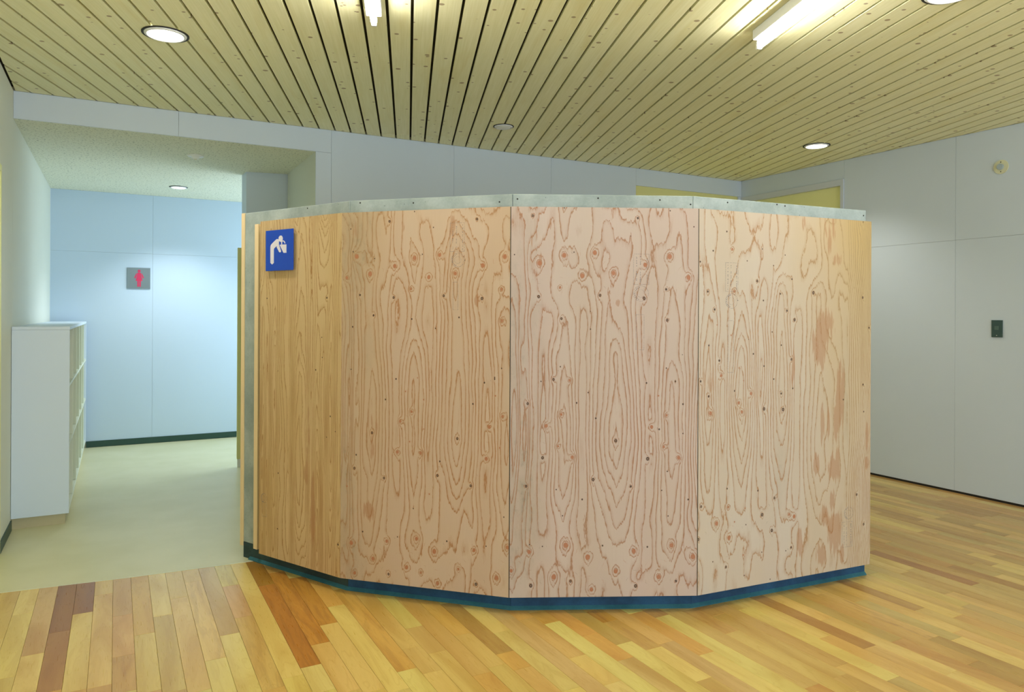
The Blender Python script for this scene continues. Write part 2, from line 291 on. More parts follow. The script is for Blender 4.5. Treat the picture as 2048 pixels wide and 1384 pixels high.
# ------------------------------------------------------------------ measured data (metres)
PA = [[0.6925, 4.1711],[0.9859, 3.5965],[1.6103, 2.982],[2.4052, 2.5913],[3.5245, 2.4921]]                      # plan corners of the plywood faces
KN = {0: [[0.0604, 1.4771, 0.004, 0.0],[0.538, 1.4764, 0.005, 0.0],[0.5015, 1.2751, 0.003, 0.0],[0.5051, 1.1729, 0.003, 0.0],[0.4567, 1.1075, 0.004, 0.0],[0.1552, 1.0878, 0.002, 0.0],[0.1611, 0.5402, 0.004, 0.0],[0.1574, 0.2414, 0.004, 0.0],[0.5674, 0.8783, 0.004, 0.0],[0.54, 0.7705, 0.003, 0.0],[0.6284, 0.2423, 0.005, 0.0],[0.6041, 0.8051, 0.003, 0.0]], 1: [[0.0827, 1.6799, 0.011, 1.0],[0.0291, 1.5752, 0.008, 1.0],[0.1565, 1.5929, 0.011, 1.0],[0.2889, 1.6295, 0.01, 1.0],[0.3927, 1.6672, 0.01, 1.0],[0.4674, 1.5736, 0.009, 1.0],[0.5225, 1.6796, 0.009, 1.0],[0.6028, 1.5901, 0.009, 1.0],[0.7408, 1.6267, 0.01, 1.0],[0.8483, 1.6658, 0.011, 1.0],[0.3749, 1.5182, 0.005, 1.0],[0.8328, 1.5145, 0.006, 1.0],[0.8365, 1.3672, 0.006, 1.0],[0.0497, 1.817, 0.003, 0.0],[0.2597, 1.8487, 0.006, 0.0],[0.1808, 1.6682, 0.003, 0.0],[0.1019, 1.4895, 0.005, 0.0],[0.2838, 1.4767, 0.006, 0.0],[0.5447, 1.4845, 0.006, 0.0],[0.7371, 1.4712, 0.007, 0.0],[0.1762, 1.3889, 0.005, 0.0],[0.3799, 1.3723, 0.004, 0.0],[0.6228, 1.3815, 0.004, 0.0],[0.503, 1.3285, 0.003, 0.0],[0.0622, 1.3316, 0.004, 0.0],[0.7106, 1.8455, 0.006, 0.0],[0.3916, 1.8921, 0.003, 0.0],[0.4338, 1.6845, 0.003, 0.0],[0.4902, 1.8126, 0.003, 0.0],[0.6509, 1.6528, 0.002, 0.0],[0.0631, 1.7043, 0.003, 0.0],[0.055, 1.1205, 0.003, 0.0],[0.2982, 1.0799, 0.004, 0.0],[0.2426, 0.9779, 0.004, 0.0],[0.171, 0.8116, 0.006, 0.0],[0.085, 0.6982, 0.004, 0.0],[0.0753, 0.631, 0.006, 0.0],[0.2364, 0.5931, 0.006, 0.0],[0.617, 0.8059, 0.006, 0.0],[0.6943, 0.9736, 0.004, 0.0],[0.751, 1.0756, 0.004, 0.0],[0.8017, 1.0923, 0.003, 0.0],[0.8017, 1.1018, 0.003, 0.0],[0.5164, 0.6239, 0.006, 0.0],[0.5285, 0.6924, 0.004, 0.0],[0.8351, 1.1452, 0.003, 0.0],[0.412, 1.0882, 0.003, 1.0],[0.3487, 1.0211, 0.004, 1.0],[0.3811, 0.9243, 0.006, 1.0],[0.3217, 0.8751, 0.007, 1.0],[0.3075, 0.7244, 0.008, 1.0],[0.4286, 0.7264, 0.007, 1.0],[0.3713, 0.7784, 0.004, 1.0],[0.4436, 0.9844, 0.004, 1.0],[0.4449, 0.8432, 0.003, 1.0],[0.7755, 0.8686, 0.008, 1.0],[0.7618, 0.7184, 0.009, 1.0],[0.8406, 0.9203, 0.006, 1.0],[0.8056, 1.0158, 0.004, 1.0],[0.828, 0.7734, 0.004, 1.0],[0.6856, 0.5865, 0.006, 0.0],[0.1224, 0.3211, 0.004, 0.0],[0.2632, 0.1259, 0.006, 0.0],[0.7141, 0.1248, 0.007, 0.0],[0.5661, 0.3139, 0.004, 0.0],[0.7628, 0.308, 0.003, 0.0],[0.3096, 0.3118, 0.003, 0.0],[0.3925, 0.4561, 0.003, 0.0],[0.8493, 0.4518, 0.003, 0.0],[0.0606, 0.2595, 0.01, 1.0],[0.2526, 0.2855, 0.008, 1.0],[0.4102, 0.312, 0.009, 1.0],[0.5022, 0.2587, 0.011, 1.0],[0.3584, 0.1681, 0.009, 1.0],[0.1786, 0.1932, 0.009, 1.0],[0.0797, 0.1125, 0.008, 1.0],[0.519, 0.1078, 0.008, 1.0],[0.7033, 0.2834, 0.008, 1.0],[0.6252, 0.1863, 0.006, 1.0],[0.8147, 0.1653, 0.01, 1.0],[0.8672, 0.3121, 0.009, 1.0],[0.0357, 0.5397, 0.004, 1.0],[0.4326, 0.1507, 0.005, 1.0],[0.4752, 0.532, 0.004, 1.0]], 2: [[0.1348, 1.6365, 0.011, 1.0],[0.2507, 1.674, 0.011, 1.0],[0.3351, 1.5793, 0.01, 1.0],[0.3936, 1.6874, 0.01, 1.0],[0.4823, 1.5925, 0.01, 1.0],[0.6318, 1.6318, 0.01, 1.0],[0.7471, 1.672, 0.012, 1.0],[0.837, 1.5738, 0.01, 1.0],[0.2318, 1.5238, 0.005, 1.0],[0.1029, 1.8572, 0.006, 0.0],[0.1321, 1.4803, 0.007, 0.0],[0.4192, 1.4883, 0.006, 0.0],[0.6276, 1.4757, 0.007, 0.0],[0.7315, 1.5181, 0.005, 0.0],[0.7371, 1.3731, 0.006, 0.0],[0.2389, 1.3783, 0.006, 0.0],[0.5961, 1.8509, 0.005, 0.0],[0.5629, 1.7662, 0.002, 0.0],[0.3756, 1.3299, 0.003, 0.0],[0.3752, 1.4131, 0.002, 0.0],[0.2497, 1.8949, 0.003, 0.0],[0.7486, 1.8869, 0.003, 0.0],[0.8618, 1.8127, 0.003, 0.0],[0.0183, 1.6755, 0.003, 0.0],[0.2963, 1.689, 0.003, 0.0],[0.24, 0.9316, 0.006, 1.0],[0.1702, 0.878, 0.008, 1.0],[0.292, 0.7316, 0.008, 1.0],[0.226, 0.7831, 0.005, 1.0],[0.7938, 0.7275, 0.008, 1.0],[0.7236, 0.7788, 0.006, 1.0],[0.6651, 0.8723, 0.008, 1.0],[0.7368, 0.9263, 0.005, 1.0],[0.6976, 1.0187, 0.004, 1.0],[0.2775, 1.0905, 0.005, 1.0],[0.0831, 0.982, 0.006, 0.0],[0.1537, 0.7296, 0.007, 0.0],[0.4964, 0.8079, 0.007, 0.0],[0.6475, 0.7231, 0.008, 0.0],[0.3119, 0.9854, 0.004, 0.0],[0.2034, 1.0943, 0.006, 0.0],[0.6404, 1.0786, 0.004, 0.0],[0.8135, 0.9793, 0.004, 0.0],[0.235, 1.154, 0.003, 0.0],[0.7772, 1.0861, 0.004, 0.0],[0.7342, 1.1484, 0.003, 0.0],[0.3908, 0.627, 0.007, 0.0],[0.4022, 0.9134, 0.004, 0.0],[0.7405, 0.6638, 0.003, 0.0],[0.7014, 0.8614, 0.004, 0.0],[0.3657, 1.0333, 0.003, 0.0],[0.8099, 1.2115, 0.002, 0.0],[0.8142, 0.8416, 0.003, 0.0],[0.1447, 1.0855, 0.003, 0.0],[0.0776, 0.5975, 0.006, 0.0],[0.34, 0.5345, 0.004, 0.0],[0.5685, 0.5941, 0.005, 0.0],[0.4365, 0.318, 0.004, 0.0],[0.2873, 0.153, 0.006, 0.0],[0.1013, 0.1339, 0.008, 0.0],[0.5934, 0.1277, 0.008, 0.0],[0.7146, 0.5747, 0.003, 0.0],[0.7455, 0.4545, 0.003, 0.0],[0.8405, 0.5312, 0.004, 0.0],[0.648, 0.3103, 0.004, 0.0],[0.7842, 0.1489, 0.005, 0.0],[0.2181, 0.5811, 0.003, 0.0],[0.2481, 0.4588, 0.003, 0.0],[0.0945, 0.3257, 0.003, 0.0],[0.1547, 0.3164, 0.003, 0.0],[0.2635, 0.3209, 0.012, 1.0],[0.3669, 0.2647, 0.012, 1.0],[0.2083, 0.1733, 0.011, 1.0],[0.5838, 0.2907, 0.01, 1.0],[0.4992, 0.1974, 0.01, 1.0],[0.7022, 0.1694, 0.01, 1.0],[0.762, 0.3168, 0.01, 1.0],[0.8642, 0.2627, 0.012, 1.0],[0.0932, 0.2915, 0.009, 1.0],[0.3848, 0.1128, 0.009, 1.0],[0.0096, 0.2045, 0.008, 1.0]], 3: [[0.0835, 1.7037, 0.004, 0.0],[0.1639, 1.7989, 0.004, 0.0],[0.2882, 1.6624, 0.003, 0.0],[0.3822, 1.7237, 0.003, 0.0],[0.5279, 1.6992, 0.003, 0.0],[0.4533, 1.6449, 0.003, 0.0],[0.4983, 1.5054, 0.004, 0.0],[0.3509, 1.5655, 0.006, 0.0],[0.3901, 1.4709, 0.004, 0.0],[0.0532, 1.5096, 0.005, 0.0],[0.0934, 1.4252, 0.005, 0.0],[0.5414, 1.4216, 0.005, 0.0],[0.5913, 1.3762, 0.007, 0.0],[0.716, 1.5139, 0.008, 0.0],[1.0624, 1.4942, 0.006, 0.0],[1.1093, 1.3348, 0.005, 0.0],[0.5728, 1.5801, 0.004, 0.0],[0.4462, 1.316, 0.003, 0.0],[0.2992, 1.2809, 0.002, 0.0],[0.2324, 1.4691, 0.002, 0.0],[1.0635, 1.8934, 0.003, 0.0],[0.0083, 1.6493, 0.004, 0.0],[0.1966, 1.7149, 0.006, 1.0],[0.2101, 1.5122, 0.006, 1.0],[0.1082, 1.3516, 0.003, 1.0],[0.1924, 1.3019, 0.004, 1.0],[0.0606, 1.2543, 0.004, 0.0],[0.3291, 1.2098, 0.004, 0.0],[0.3959, 1.1484, 0.004, 0.0],[0.458, 1.0828, 0.004, 0.0],[0.2147, 1.0334, 0.004, 0.0],[0.0608, 1.0133, 0.005, 0.0],[0.5057, 1.25, 0.004, 0.0],[0.572, 1.1781, 0.006, 0.0],[0.5065, 1.0093, 0.005, 0.0],[0.3972, 0.9379, 0.008, 0.0],[0.5188, 0.9296, 0.008, 0.0],[0.5815, 1.0322, 0.004, 0.0],[0.9266, 0.9612, 0.004, 0.0],[1.0676, 1.0343, 0.005, 0.0],[1.0737, 0.8913, 0.004, 0.0],[0.0139, 1.0858, 0.005, 0.0],[0.1223, 1.1811, 0.005, 0.0],[0.0719, 0.9318, 0.009, 1.0],[0.1336, 1.1099, 0.007, 1.0],[0.2402, 0.9747, 0.007, 1.0],[0.3152, 1.0168, 0.008, 1.0],[0.2603, 0.9297, 0.007, 1.0],[0.2215, 1.2292, 0.003, 1.0],[0.2405, 1.1434, 0.003, 1.0],[0.2693, 1.0813, 0.003, 1.0],[0.0197, 0.4954, 0.006, 0.0],[0.0042, 0.3423, 0.007, 0.0],[0.173, 0.5663, 0.004, 0.0],[0.3608, 0.5392, 0.004, 0.0],[0.4661, 0.4929, 0.006, 0.0],[0.3882, 0.4184, 0.008, 0.0],[0.4502, 0.3343, 0.008, 0.0],[0.2877, 0.3808, 0.003, 0.0],[1.0252, 0.4577, 0.006, 0.0],[1.0768, 0.2961, 0.006, 0.0],[0.5758, 0.2348, 0.005, 0.0],[0.0897, 0.2264, 0.003, 0.0],[0.1679, 0.191, 0.006, 0.0],[0.3874, 0.2346, 0.003, 0.0],[0.5408, 0.2224, 0.003, 0.0],[0.4407, 0.0944, 0.003, 0.0],[0.2792, 0.1353, 0.003, 0.0],[0.1101, 0.4058, 0.01, 1.0],[0.1847, 0.3291, 0.01, 1.0],[0.5615, 0.4017, 0.007, 1.0],[0.5948, 0.388, 0.01, 1.0],[0.1796, 0.4768, 0.005, 1.0],[0.2823, 0.4615, 0.004, 1.0],[0.2178, 0.4022, 0.004, 1.0],[0.2724, 0.2358, 0.004, 1.0]]}                      # knots per panel: s, z, radius, reddish?
RD = [[1.0, 0.1654, 0.8051, 5.85, 0.07, 0.8, 0.42],[1.0, 0.6104, 0.8179, 6.63, 0.078, 0.75, 0.37],[1.0, 0.3919, 0.7874, 3.9, 0.04, 0.6, 0.33],[1.0, 0.8583, 0.8002, 3.9, 0.04, 0.6, 0.35],[2.0, 0.0061, 0.8128, 6.24, 0.075, 0.7, 0.42],[2.0, 0.2537, 0.7772, 4.056, 0.042, 0.6, 0.33],[2.0, 0.4977, 0.8304, 7.02, 0.085, 0.75, 0.38],[2.0, 0.7578, 0.7758, 4.056, 0.045, 0.6, 0.35],[3.0, 0.0571, 0.9963, 4.675, 0.045, 0.45, 0.45],[3.0, 0.2572, 0.9878, 6.375, 0.06, 0.42, 0.33],[3.0, 0.5083, 1.0392, 5.525, 0.06, 0.45, 0.5],[3.0, 0.7655, 0.8125, 3.825, 0.09, 0.6, 0.5],[0.0, 0.334, 0.6046, 10.2, 0.06, 0.95, 0.6],[0.0, 0.1318, 0.9299, 7.65, 0.045, 0.7, 1.1],[0.0, 0.5683, 0.986, 7.65, 0.04, 0.6, 0.7],[0.0, 0.5206, 1.9862, 9.35, 0.065, 0.5, 0.36],[0.0, 0.3006, 1.9395, 6.8, 0.045, 0.4, 0.2],[0.0, 0.4647, 0.249, 8.5, 0.035, 0.7, 0.4],[0.0, 0.0829, 1.8207, 5.95, 0.04, 0.4, 0.35],[0.0, 0.0292, 0.3765, 6.8, 0.025, 0.6, 0.6]]                      # growth-ring centres: panel, s, z, height, width, reach up, reach down
BL = [[3.0, 0.8346, 1.8525, 0.0418, 0.1289, 0.6],[3.0, 0.8845, 1.6866, 0.0493, 0.0363, 0.6],[3.0, 0.6642, 1.8691, 0.0268, 0.0506, 0.5],[3.0, 0.7627, 1.2476, 0.0446, 0.1075, 1.0],[3.0, 0.7964, 1.337, 0.0623, 0.0899, 0.8],[3.0, 0.903, 0.9861, 0.0282, 0.1559, 1.0],[3.0, 0.8759, 0.8318, 0.0175, 0.1036, 0.9],[3.0, 0.7823, 0.8499, 0.0137, 0.1026, 0.9],[3.0, 0.8238, 0.8348, 0.0104, 0.0773, 0.8],[3.0, 0.7393, 0.6354, 0.0204, 0.0562, 0.9],[3.0, 0.8529, 0.6135, 0.0279, 0.0646, 0.9],[3.0, 0.8878, 0.6237, 0.0176, 0.1038, 0.8],[3.0, 0.7957, 0.3691, 0.0311, 0.0514, 0.9],[3.0, 0.8725, 0.2755, 0.0457, 0.1036, 0.9],[3.0, 0.631, 0.2528, 0.02, 0.0757, 0.9],[3.0, 0.7763, 0.1712, 0.0309, 0.0564, 0.9],[3.0, 0.9224, 0.1578, 0.0177, 0.0469, 0.9],[3.0, 1.0982, 0.7663, 0.0147, 0.0795, 0.7],[3.0, 1.0992, 0.6204, 0.0184, 0.0318, 0.8],[3.0, 0.8505, 0.4459, 0.0209, 0.0569, 0.8],[3.0, 0.5825, 1.1495, 0.0132, 0.1004, 0.6],[3.0, 0.0453, 1.0204, 0.0586, 0.1654, 0.35],[3.0, 0.4993, 0.9277, 0.0584, 0.2239, 0.3],[1.0, 0.1565, 0.4255, 0.0298, 0.0443, 0.9],[1.0, 0.5877, 1.8093, 0.0152, 0.0595, 0.7],[1.0, 0.6211, 1.7016, 0.0076, 0.0712, 0.7],[1.0, 0.7075, 1.4641, 0.0149, 0.0283, 0.7],[1.0, 0.0728, 1.8239, 0.0137, 0.0496, 0.6],[1.0, 0.3314, 1.8166, 0.0079, 0.0292, 0.6],[1.0, 0.1678, 0.8741, 0.0081, 0.0393, 0.6],[1.0, 0.1763, 0.8007, 0.0378, 0.2703, 0.35],[1.0, 0.4084, 1.6575, 0.0104, 0.0338, 0.0],[1.0, 0.61, 0.8939, 0.0403, 0.2138, 0.25],[2.0, 0.1136, 1.7441, 0.0187, 0.0512, 0.5],[2.0, 0.1787, 1.8146, 0.0117, 0.028, 0.6],[2.0, 0.4693, 1.8641, 0.0141, 0.0421, 0.5],[2.0, 0.4948, 1.4527, 0.0188, 0.0187, 0.6],[2.0, 0.4804, 0.9988, 0.0071, 0.0327, 0.6],[2.0, 0.4975, 0.8818, 0.033, 0.234, 0.35],[2.0, 0.1374, 1.6511, 0.0093, 0.0466, 0.5],[0.0, 0.3956, 0.7674, 0.0232, 0.1552, 0.5],[0.0, 0.4408, 0.3861, 0.0191, 0.1797, 0.9],[0.0, 0.3852, 0.5849, 0.0194, 0.0777, 0.6],[0.0, 0.3337, 1.2055, 0.0393, 0.1045, 0.35],[0.0, 0.2239, 1.3613, 0.0204, 0.1062, 0.4]]                      # heartwood patches
STN = [[1.0, 0.0788, 1.7122, 0.071, 0.2229, 0.8],[1.0, 0.1409, 1.8589, 0.0542, 0.074, 0.6],[1.0, 0.0474, 1.4149, 0.0385, 0.2979, 0.5],[1.0, 0.1443, 1.2181, 0.0325, 0.0986, 0.4],[1.0, 0.0385, 0.4708, 0.0386, 0.3973, 0.7],[1.0, 0.0675, 0.2003, 0.0602, 0.1487, 0.7],[2.0, 0.0344, 1.2315, 0.0513, 0.4653, 0.6],[2.0, 0.0903, 1.7439, 0.035, 0.1397, 0.6],[2.0, 0.061, 0.5334, 0.0653, 0.3258, 0.9],[2.0, 0.0479, 0.836, 0.0513, 0.1396, 0.6],[2.0, 0.1035, 1.418, 0.0327, 0.163, 0.5],[2.0, 0.14, 1.092, 0.0234, 0.2796, 0.4],[2.0, 0.0274, 0.2544, 0.0326, 0.1396, 0.6],[3.0, 0.5012, 0.6042, 0.0389, 0.1493, 0.35],[3.0, 0.9385, 0.9586, 0.0284, 0.3129, 0.3]]                    # grey stains
SP = [[-2, 3.768, 4.373, 'brown'],[-2, 3.168, 3.743, 'brown2'],[-1, 3.964, 4.361, 'brown'],[-1, 3.131, 3.924, 'light'],[0, 4.157, 4.352, 'tan'],[0, 3.126, 4.134, 'light2'],[-4, 4.09, 4.371, 'light'],[-4, 3.366, 4.042, 'light'],[-3, 3.571, 4.362, 'pink'],[-3, 3.21, 3.544, 'light'],[-5, 3.783, 4.351, 'tan'],[1, 3.833, 4.345, 'tan2'],[1, 3.386, 3.811, 'tan'],[1, 3.037, 3.359, 'tan2'],[2, 3.572, 4.319, 'orange'],[2, 2.995, 3.545, 'light2'],[3, 3.754, 4.331, 'light'],[3, 2.956, 3.723, 'tan'],[4, 3.949, 4.324, 'tan'],[4, 2.914, 3.916, 'light2'],[5, 4.146, 4.339, 'tan'],[5, 3.153, 4.118, 'light2'],[6, 3.369, 4.339, 'pink'],[7, 2.807, 3.531, 'tan'],[7, 3.55, 3.968, 'pink'],[9, 3.914, 4.292, 'dark'],[9, 2.939, 3.889, 'brown3'],[8, 2.863, 4.297, 'light'],[10, 4.088, 4.206, 'tan'],[10, 3.113, 4.058, 'orange2'],[10, 2.652, 3.096, 'light2'],[9, 2.697, 2.916, 'light'],[11, 3.299, 3.93, 'orange2'],[11, 2.614, 3.274, 'light2'],[12, 3.491, 3.83, 'orange'],[12, 2.573, 3.461, 'light'],[13, 2.708, 3.662, 'orange'],[14, 2.878, 3.531, 'tan'],[15, 3.062, 3.459, 'light'],[18, 2.681, 3.243, 'dark2'],[18, 2.507, 2.658, 'orange'],[19, 2.859, 3.16, 'light'],[19, 2.282, 2.84, 'light2'],[22, 2.816, 2.954, 'orange'],[25, 2.704, 2.841, 'orange2'],[23, 2.378, 2.63, 'orange'],[21, 2.247, 2.489, 'light2'],[28, 2.651, 2.732, 'dark2'],[28, 1.855, 2.636, 'light'],[29, 1.874, 2.688, 'olive'],[30, 2.359, 2.638, 'tan2'],[31, 2.525, 2.612, 'dark2'],[27, 2.261, 2.726, 'orange'],[49, 2.184, 2.784, 'brown2'],[39, 1.907, 2.475, 'streak'],[38, 1.503, 1.694, 'dark2'],[51, 2.03, 2.411, 'dark2'],[59, 2.503, 3.293, 'dark2'],[69, 2.773, 3.515, 'tan2'],[61, 3.101, 3.448, 'tan2']]                      # planks seen one by one: row, from, to, tone
SIGN = {'plate': [[0.0684, 1.8409],[0.2945, 1.8427],[0.2897, 1.6243],[0.0667, 1.6246]], 'head': [[0.1934, 1.8102],[0.1936, 1.7768],[0.1764, 1.7942],[0.2112, 1.7923]], 'body': [[0.1237, 1.6584],[0.1096, 1.6674],[0.1089, 1.7538],[0.1122, 1.7635],[0.1229, 1.7711],[0.154, 1.7899],[0.1639, 1.7936],[0.1758, 1.7904],[0.1798, 1.7822],[0.1793, 1.7631],[0.1979, 1.7276],[0.196, 1.7222],[0.1888, 1.7204],[0.1816, 1.7228],[0.1629, 1.7478],[0.1622, 1.7563],[0.1411, 1.745],[0.1378, 1.7388],[0.1376, 1.6664]], 'bowl': [[0.1852, 1.7616],[0.2412, 1.7609],[0.2415, 1.7164],[0.2176, 1.717]], 'jet': [[0.1983, 1.7622],[0.1982, 1.777],[0.2047, 1.7821],[0.2177, 1.7831],[0.2282, 1.7767],[0.2321, 1.7668],[0.2269, 1.7658],[0.2223, 1.7736],[0.2139, 1.7783],[0.2087, 1.7768],[0.2061, 1.7736],[0.2062, 1.7618]]}
STAMPS = [['r', 1, [[0.5749, 1.8311],[0.6482, 1.829],[0.6488, 1.6939],[0.5756, 1.6953]]],['r', 2, [[0.5762, 1.6826],[0.6494, 1.6832],[0.6501, 1.5402],[0.5769, 1.5397]]],['r', 3, [[0.1566, 1.6478],[0.2319, 1.6502],[0.2328, 1.5126],[0.1574, 1.5114]]],['r', 1, [[0.5915, 1.5499],[0.6168, 1.5497],[0.6175, 1.4167],[0.5922, 1.4166]]],['r', 2, [[0.5893, 1.3993],[0.6271, 1.3995],[0.6279, 1.2331],[0.5901, 1.233]]],['r', 3, [[0.1732, 1.3726],[0.2063, 1.3726],[0.2078, 1.1223],[0.1747, 1.1232]]],['r', 3, [[0.9213, 0.3219],[0.9925, 0.3141],[0.9933, 0.1908],[0.9221, 0.1995]]],['r', 0, [[0.025, 0.3622],[0.0638, 0.368],[0.0643, 0.2947],[0.0256, 0.2885]]],['c', 1, [[0.6153, 1.6542],[0.6493, 1.6536]]],['c', 2, [[0.6115, 1.4978],[0.6481, 1.498]]],['c', 3, [[0.1937, 1.4663],[0.23, 1.4667]]],['c', 3, [[0.9671, 0.3665],[0.9993, 0.3632]]],['c', 0, [[0.0421, 0.3893],[0.0679, 0.3931]]]]

# ------------------------------------------------------------------ room shell
def wall_panels(parent, rects, axis, pos, t, mat, gap=.0022):
    """rects (u0,u1,z0,z1): boards on a wall; axis 'y' = wall at Y pos, axis 'x' = wall at X pos; t signed thickness"""
    for u0, u1, z0, z1 in rects:
        a, b = sorted((pos, pos+t)); g = gap/2; m = MB()
        if axis == 'y': m.box(u0+g, u1-g, a, b, z0+g, z1-g)
        else: m.box(a, b, u0+g, u1-g, z0+g, z1-g)
        m.build('wall_board', mat, parent)
# back wall: opening to the restroom corridor on the left, a sliding door on the right
OX, OZ = 1.345, 2.655
DX0, DX1, DZ = 4.438, 5.80, 2.655
m = MB().box(LEFT-.1, OX+.003, BACK+.012, BACK+.12, RCEIL+.003, CEIL+.06).box(OX+.003, DX0, BACK+.012, BACK+.12, 0, CEIL+.06)
m.box(DX0, DX1, BACK+.012, BACK+.12, DZ, CEIL+.06).box(DX1, RIGHT+.1, BACK+.012, BACK+.12, 0, CEIL+.06)
wb = struct(m.build('wall_back', M_joint))
wall_panels(wb, [(LEFT, .382, OZ-.011, CEIL), (OX, 1.466, 0, OZ-.011), (.382, 1.466, OZ-.011, CEIL), (1.466, 2.506, 0, CEIL), (2.506, 3.47, 0, CEIL), (3.47, DX0, 0, CEIL),
                 (DX0, RIGHT, DZ, CEIL), (DX1, RIGHT, 0, DZ)], 'y', BACK, .013, M_wall, .0016)
d = struct(MB().box(DX0, DX1, BACK+.018, BACK+.05, .01, DZ).build('door_1', M_yellow2))
d['label'] = 'straw yellow sliding door in the back wall behind the screen'
# right wall
RY0, RY1, RZ = 4.411, 5.6567, 2.647
m = MB().box(RIGHT+.012, RIGHT+.12, REAR-.1, RY0, .014, CEIL+.06).box(RIGHT+.012, RIGHT+.12, RY0, BACK+.1, RZ, CEIL+.06)
wr = struct(m.build('wall_right', M_joint))
ys = [REAR, -2.1, -1.2, -.3, .65, 1.57, 2.485, 3.40, RY0]
rects = []
for y0, y1 in zip(ys[:-1], ys[1:]): rects += [(y0, y1, .016, 2.0), (y0, y1, 2.0, CEIL)]
rects.append((RY0, BACK, RZ, CEIL))
wall_panels(wr, rects, 'x', RIGHT, .013, M_wall, .0016)
dr = struct(MB().box(RIGHT+.03, RIGHT+.06, 4.44, 5.63, .012, RZ-.05).build('lit_room_panel', M_yellow))  # flat panel in the doorway, coloured for the lit room beyond
fr = MB().box(RIGHT-.012, RIGHT+.12, RY0, RY0+.032, .012, RZ).box(RIGHT-.012, RIGHT+.12, RY0+.032, RY1-.002, RZ-.056, RZ)
f_ = bevel(fr.build('door_frame', M_frame, dr), .002)
struct(MB().box(RIGHT+.002, RIGHT+.02, REAR, RY0, .001, .014).build('trim_1', M_black))['label'] = 'black shadow gap under the right wall'
# left wall runs on into the corridor
wl = struct(MB().box(LEFT-.12, LEFT-.012, REAR-.1, RBACK+.1, 0, CEIL+.06).build('wall_left', M_joint))
wall_panels(wl, [(REAR, -1.2, 0, CEIL), (-1.2, .7, 0, CEIL), (.7, 2.6, 0, CEIL), (2.6, 4.16, 0, CEIL), (4.16, 5.09, 2.24, CEIL), (5.09, BACK, 0, CEIL), (BACK, RBACK, 0, RCEIL)], 'x', LEFT, -.013, M_wall_l, .0016)
d3 = struct(MB().box(LEFT-.012, LEFT-.004, 4.2, 5.05, .0, 2.2).build('door_3', M_yellow))
MB().box(LEFT-.012, LEFT+.006, 5.05, 5.09, 0, 2.24).box(LEFT-.012, LEFT+.006, 4.16, 4.2, 0, 2.24).box(LEFT-.012, LEFT+.006, 4.2, 5.05, 2.2, 2.24).build('door_frame', M_yellow, d3)
# rear wall with a window band (behind the camera)
m = MB().box(LEFT-.1, RIGHT+.1, REAR-.12, REAR, 0, .3).box(LEFT-.1, RIGHT+.1, REAR-.12, REAR, 2.6, CEIL+.06).box(LEFT-.1, -.1, REAR-.12, REAR, .3, 2.6).box(5.3, RIGHT+.1, REAR-.12, REAR, .3, 2.6)
struct(m.build('wall_rear', M_wall))
m = MB()
for x in (-.1, 1.7, 3.5, 5.25): m.box(x, x+.05, REAR-.1, REAR-.02, .3, 2.6)
m.box(-.05, 5.25, REAR-.1, REAR-.02, .3, .35).box(-.05, 5.25, REAR-.1, REAR-.02, 2.55, 2.6)
struct(m.build('window_1', M_frame))
# corridor: right return, pier and end wall
m = MB().prism([(1.345, BACK+.0132), (1.45, BACK+.0132), (1.45, 6.70), (1.345, 6.70)], 0, RCEIL)
struct(m.build('wall_corridor_right', M_wall_l))
struct(MB().prism([(1.0055, 6.779), (1.45, 6.70), (1.45, 6.96), (.994, 6.9595)], 0, RCEIL).build('wall_corridor_pier', M_wall))
wc = struct(MB().box(LEFT, 2.7, RBACK+.012, RBACK+.12, 0, RCEIL+.05).build('wall_corridor_back', M_joint))
wall_panels(wc, [(LEFT, .34, .05, 2.02), (.34, 1.25, .05, 2.02), (1.25, 2.7, .05, 2.02), (LEFT, .34, 2.02, RCEIL), (.34, 1.25, 2.02, RCEIL), (1.25, 2.7, 2.02, RCEIL)], 'y', RBACK, .013, M_blue_wall, .0012)
struct(MB().box(2.6, 2.7, 6.96, RBACK, 0, RCEIL).build('wall_corridor_end', M_wall))
struct(MB().box(1.45, 2.7, 6.86, 6.96, 0, RCEIL).build('wall_corridor_front', M_wall))
struct(MB().box(LEFT, 2.7, BACK+.014, RBACK+.1, RCEIL, RCEIL+.05).build('ceiling_corridor', M_rock))
# skirting
b = MB().box(LEFT+.32, 2.6, RBACK-.008, RBACK, .004, .066).build('baseboard_back', M_green_base); struct(b)
b = MB().box(LEFT, LEFT+.008, 5.09, 5.60, .004, .066).build('baseboard_left', M_green_base); struct(b)
b = MB().box(LEFT, LEFT+.008, REAR, 4.16, .004, .066).build('baseboard_left_front', M_green_base); struct(b)

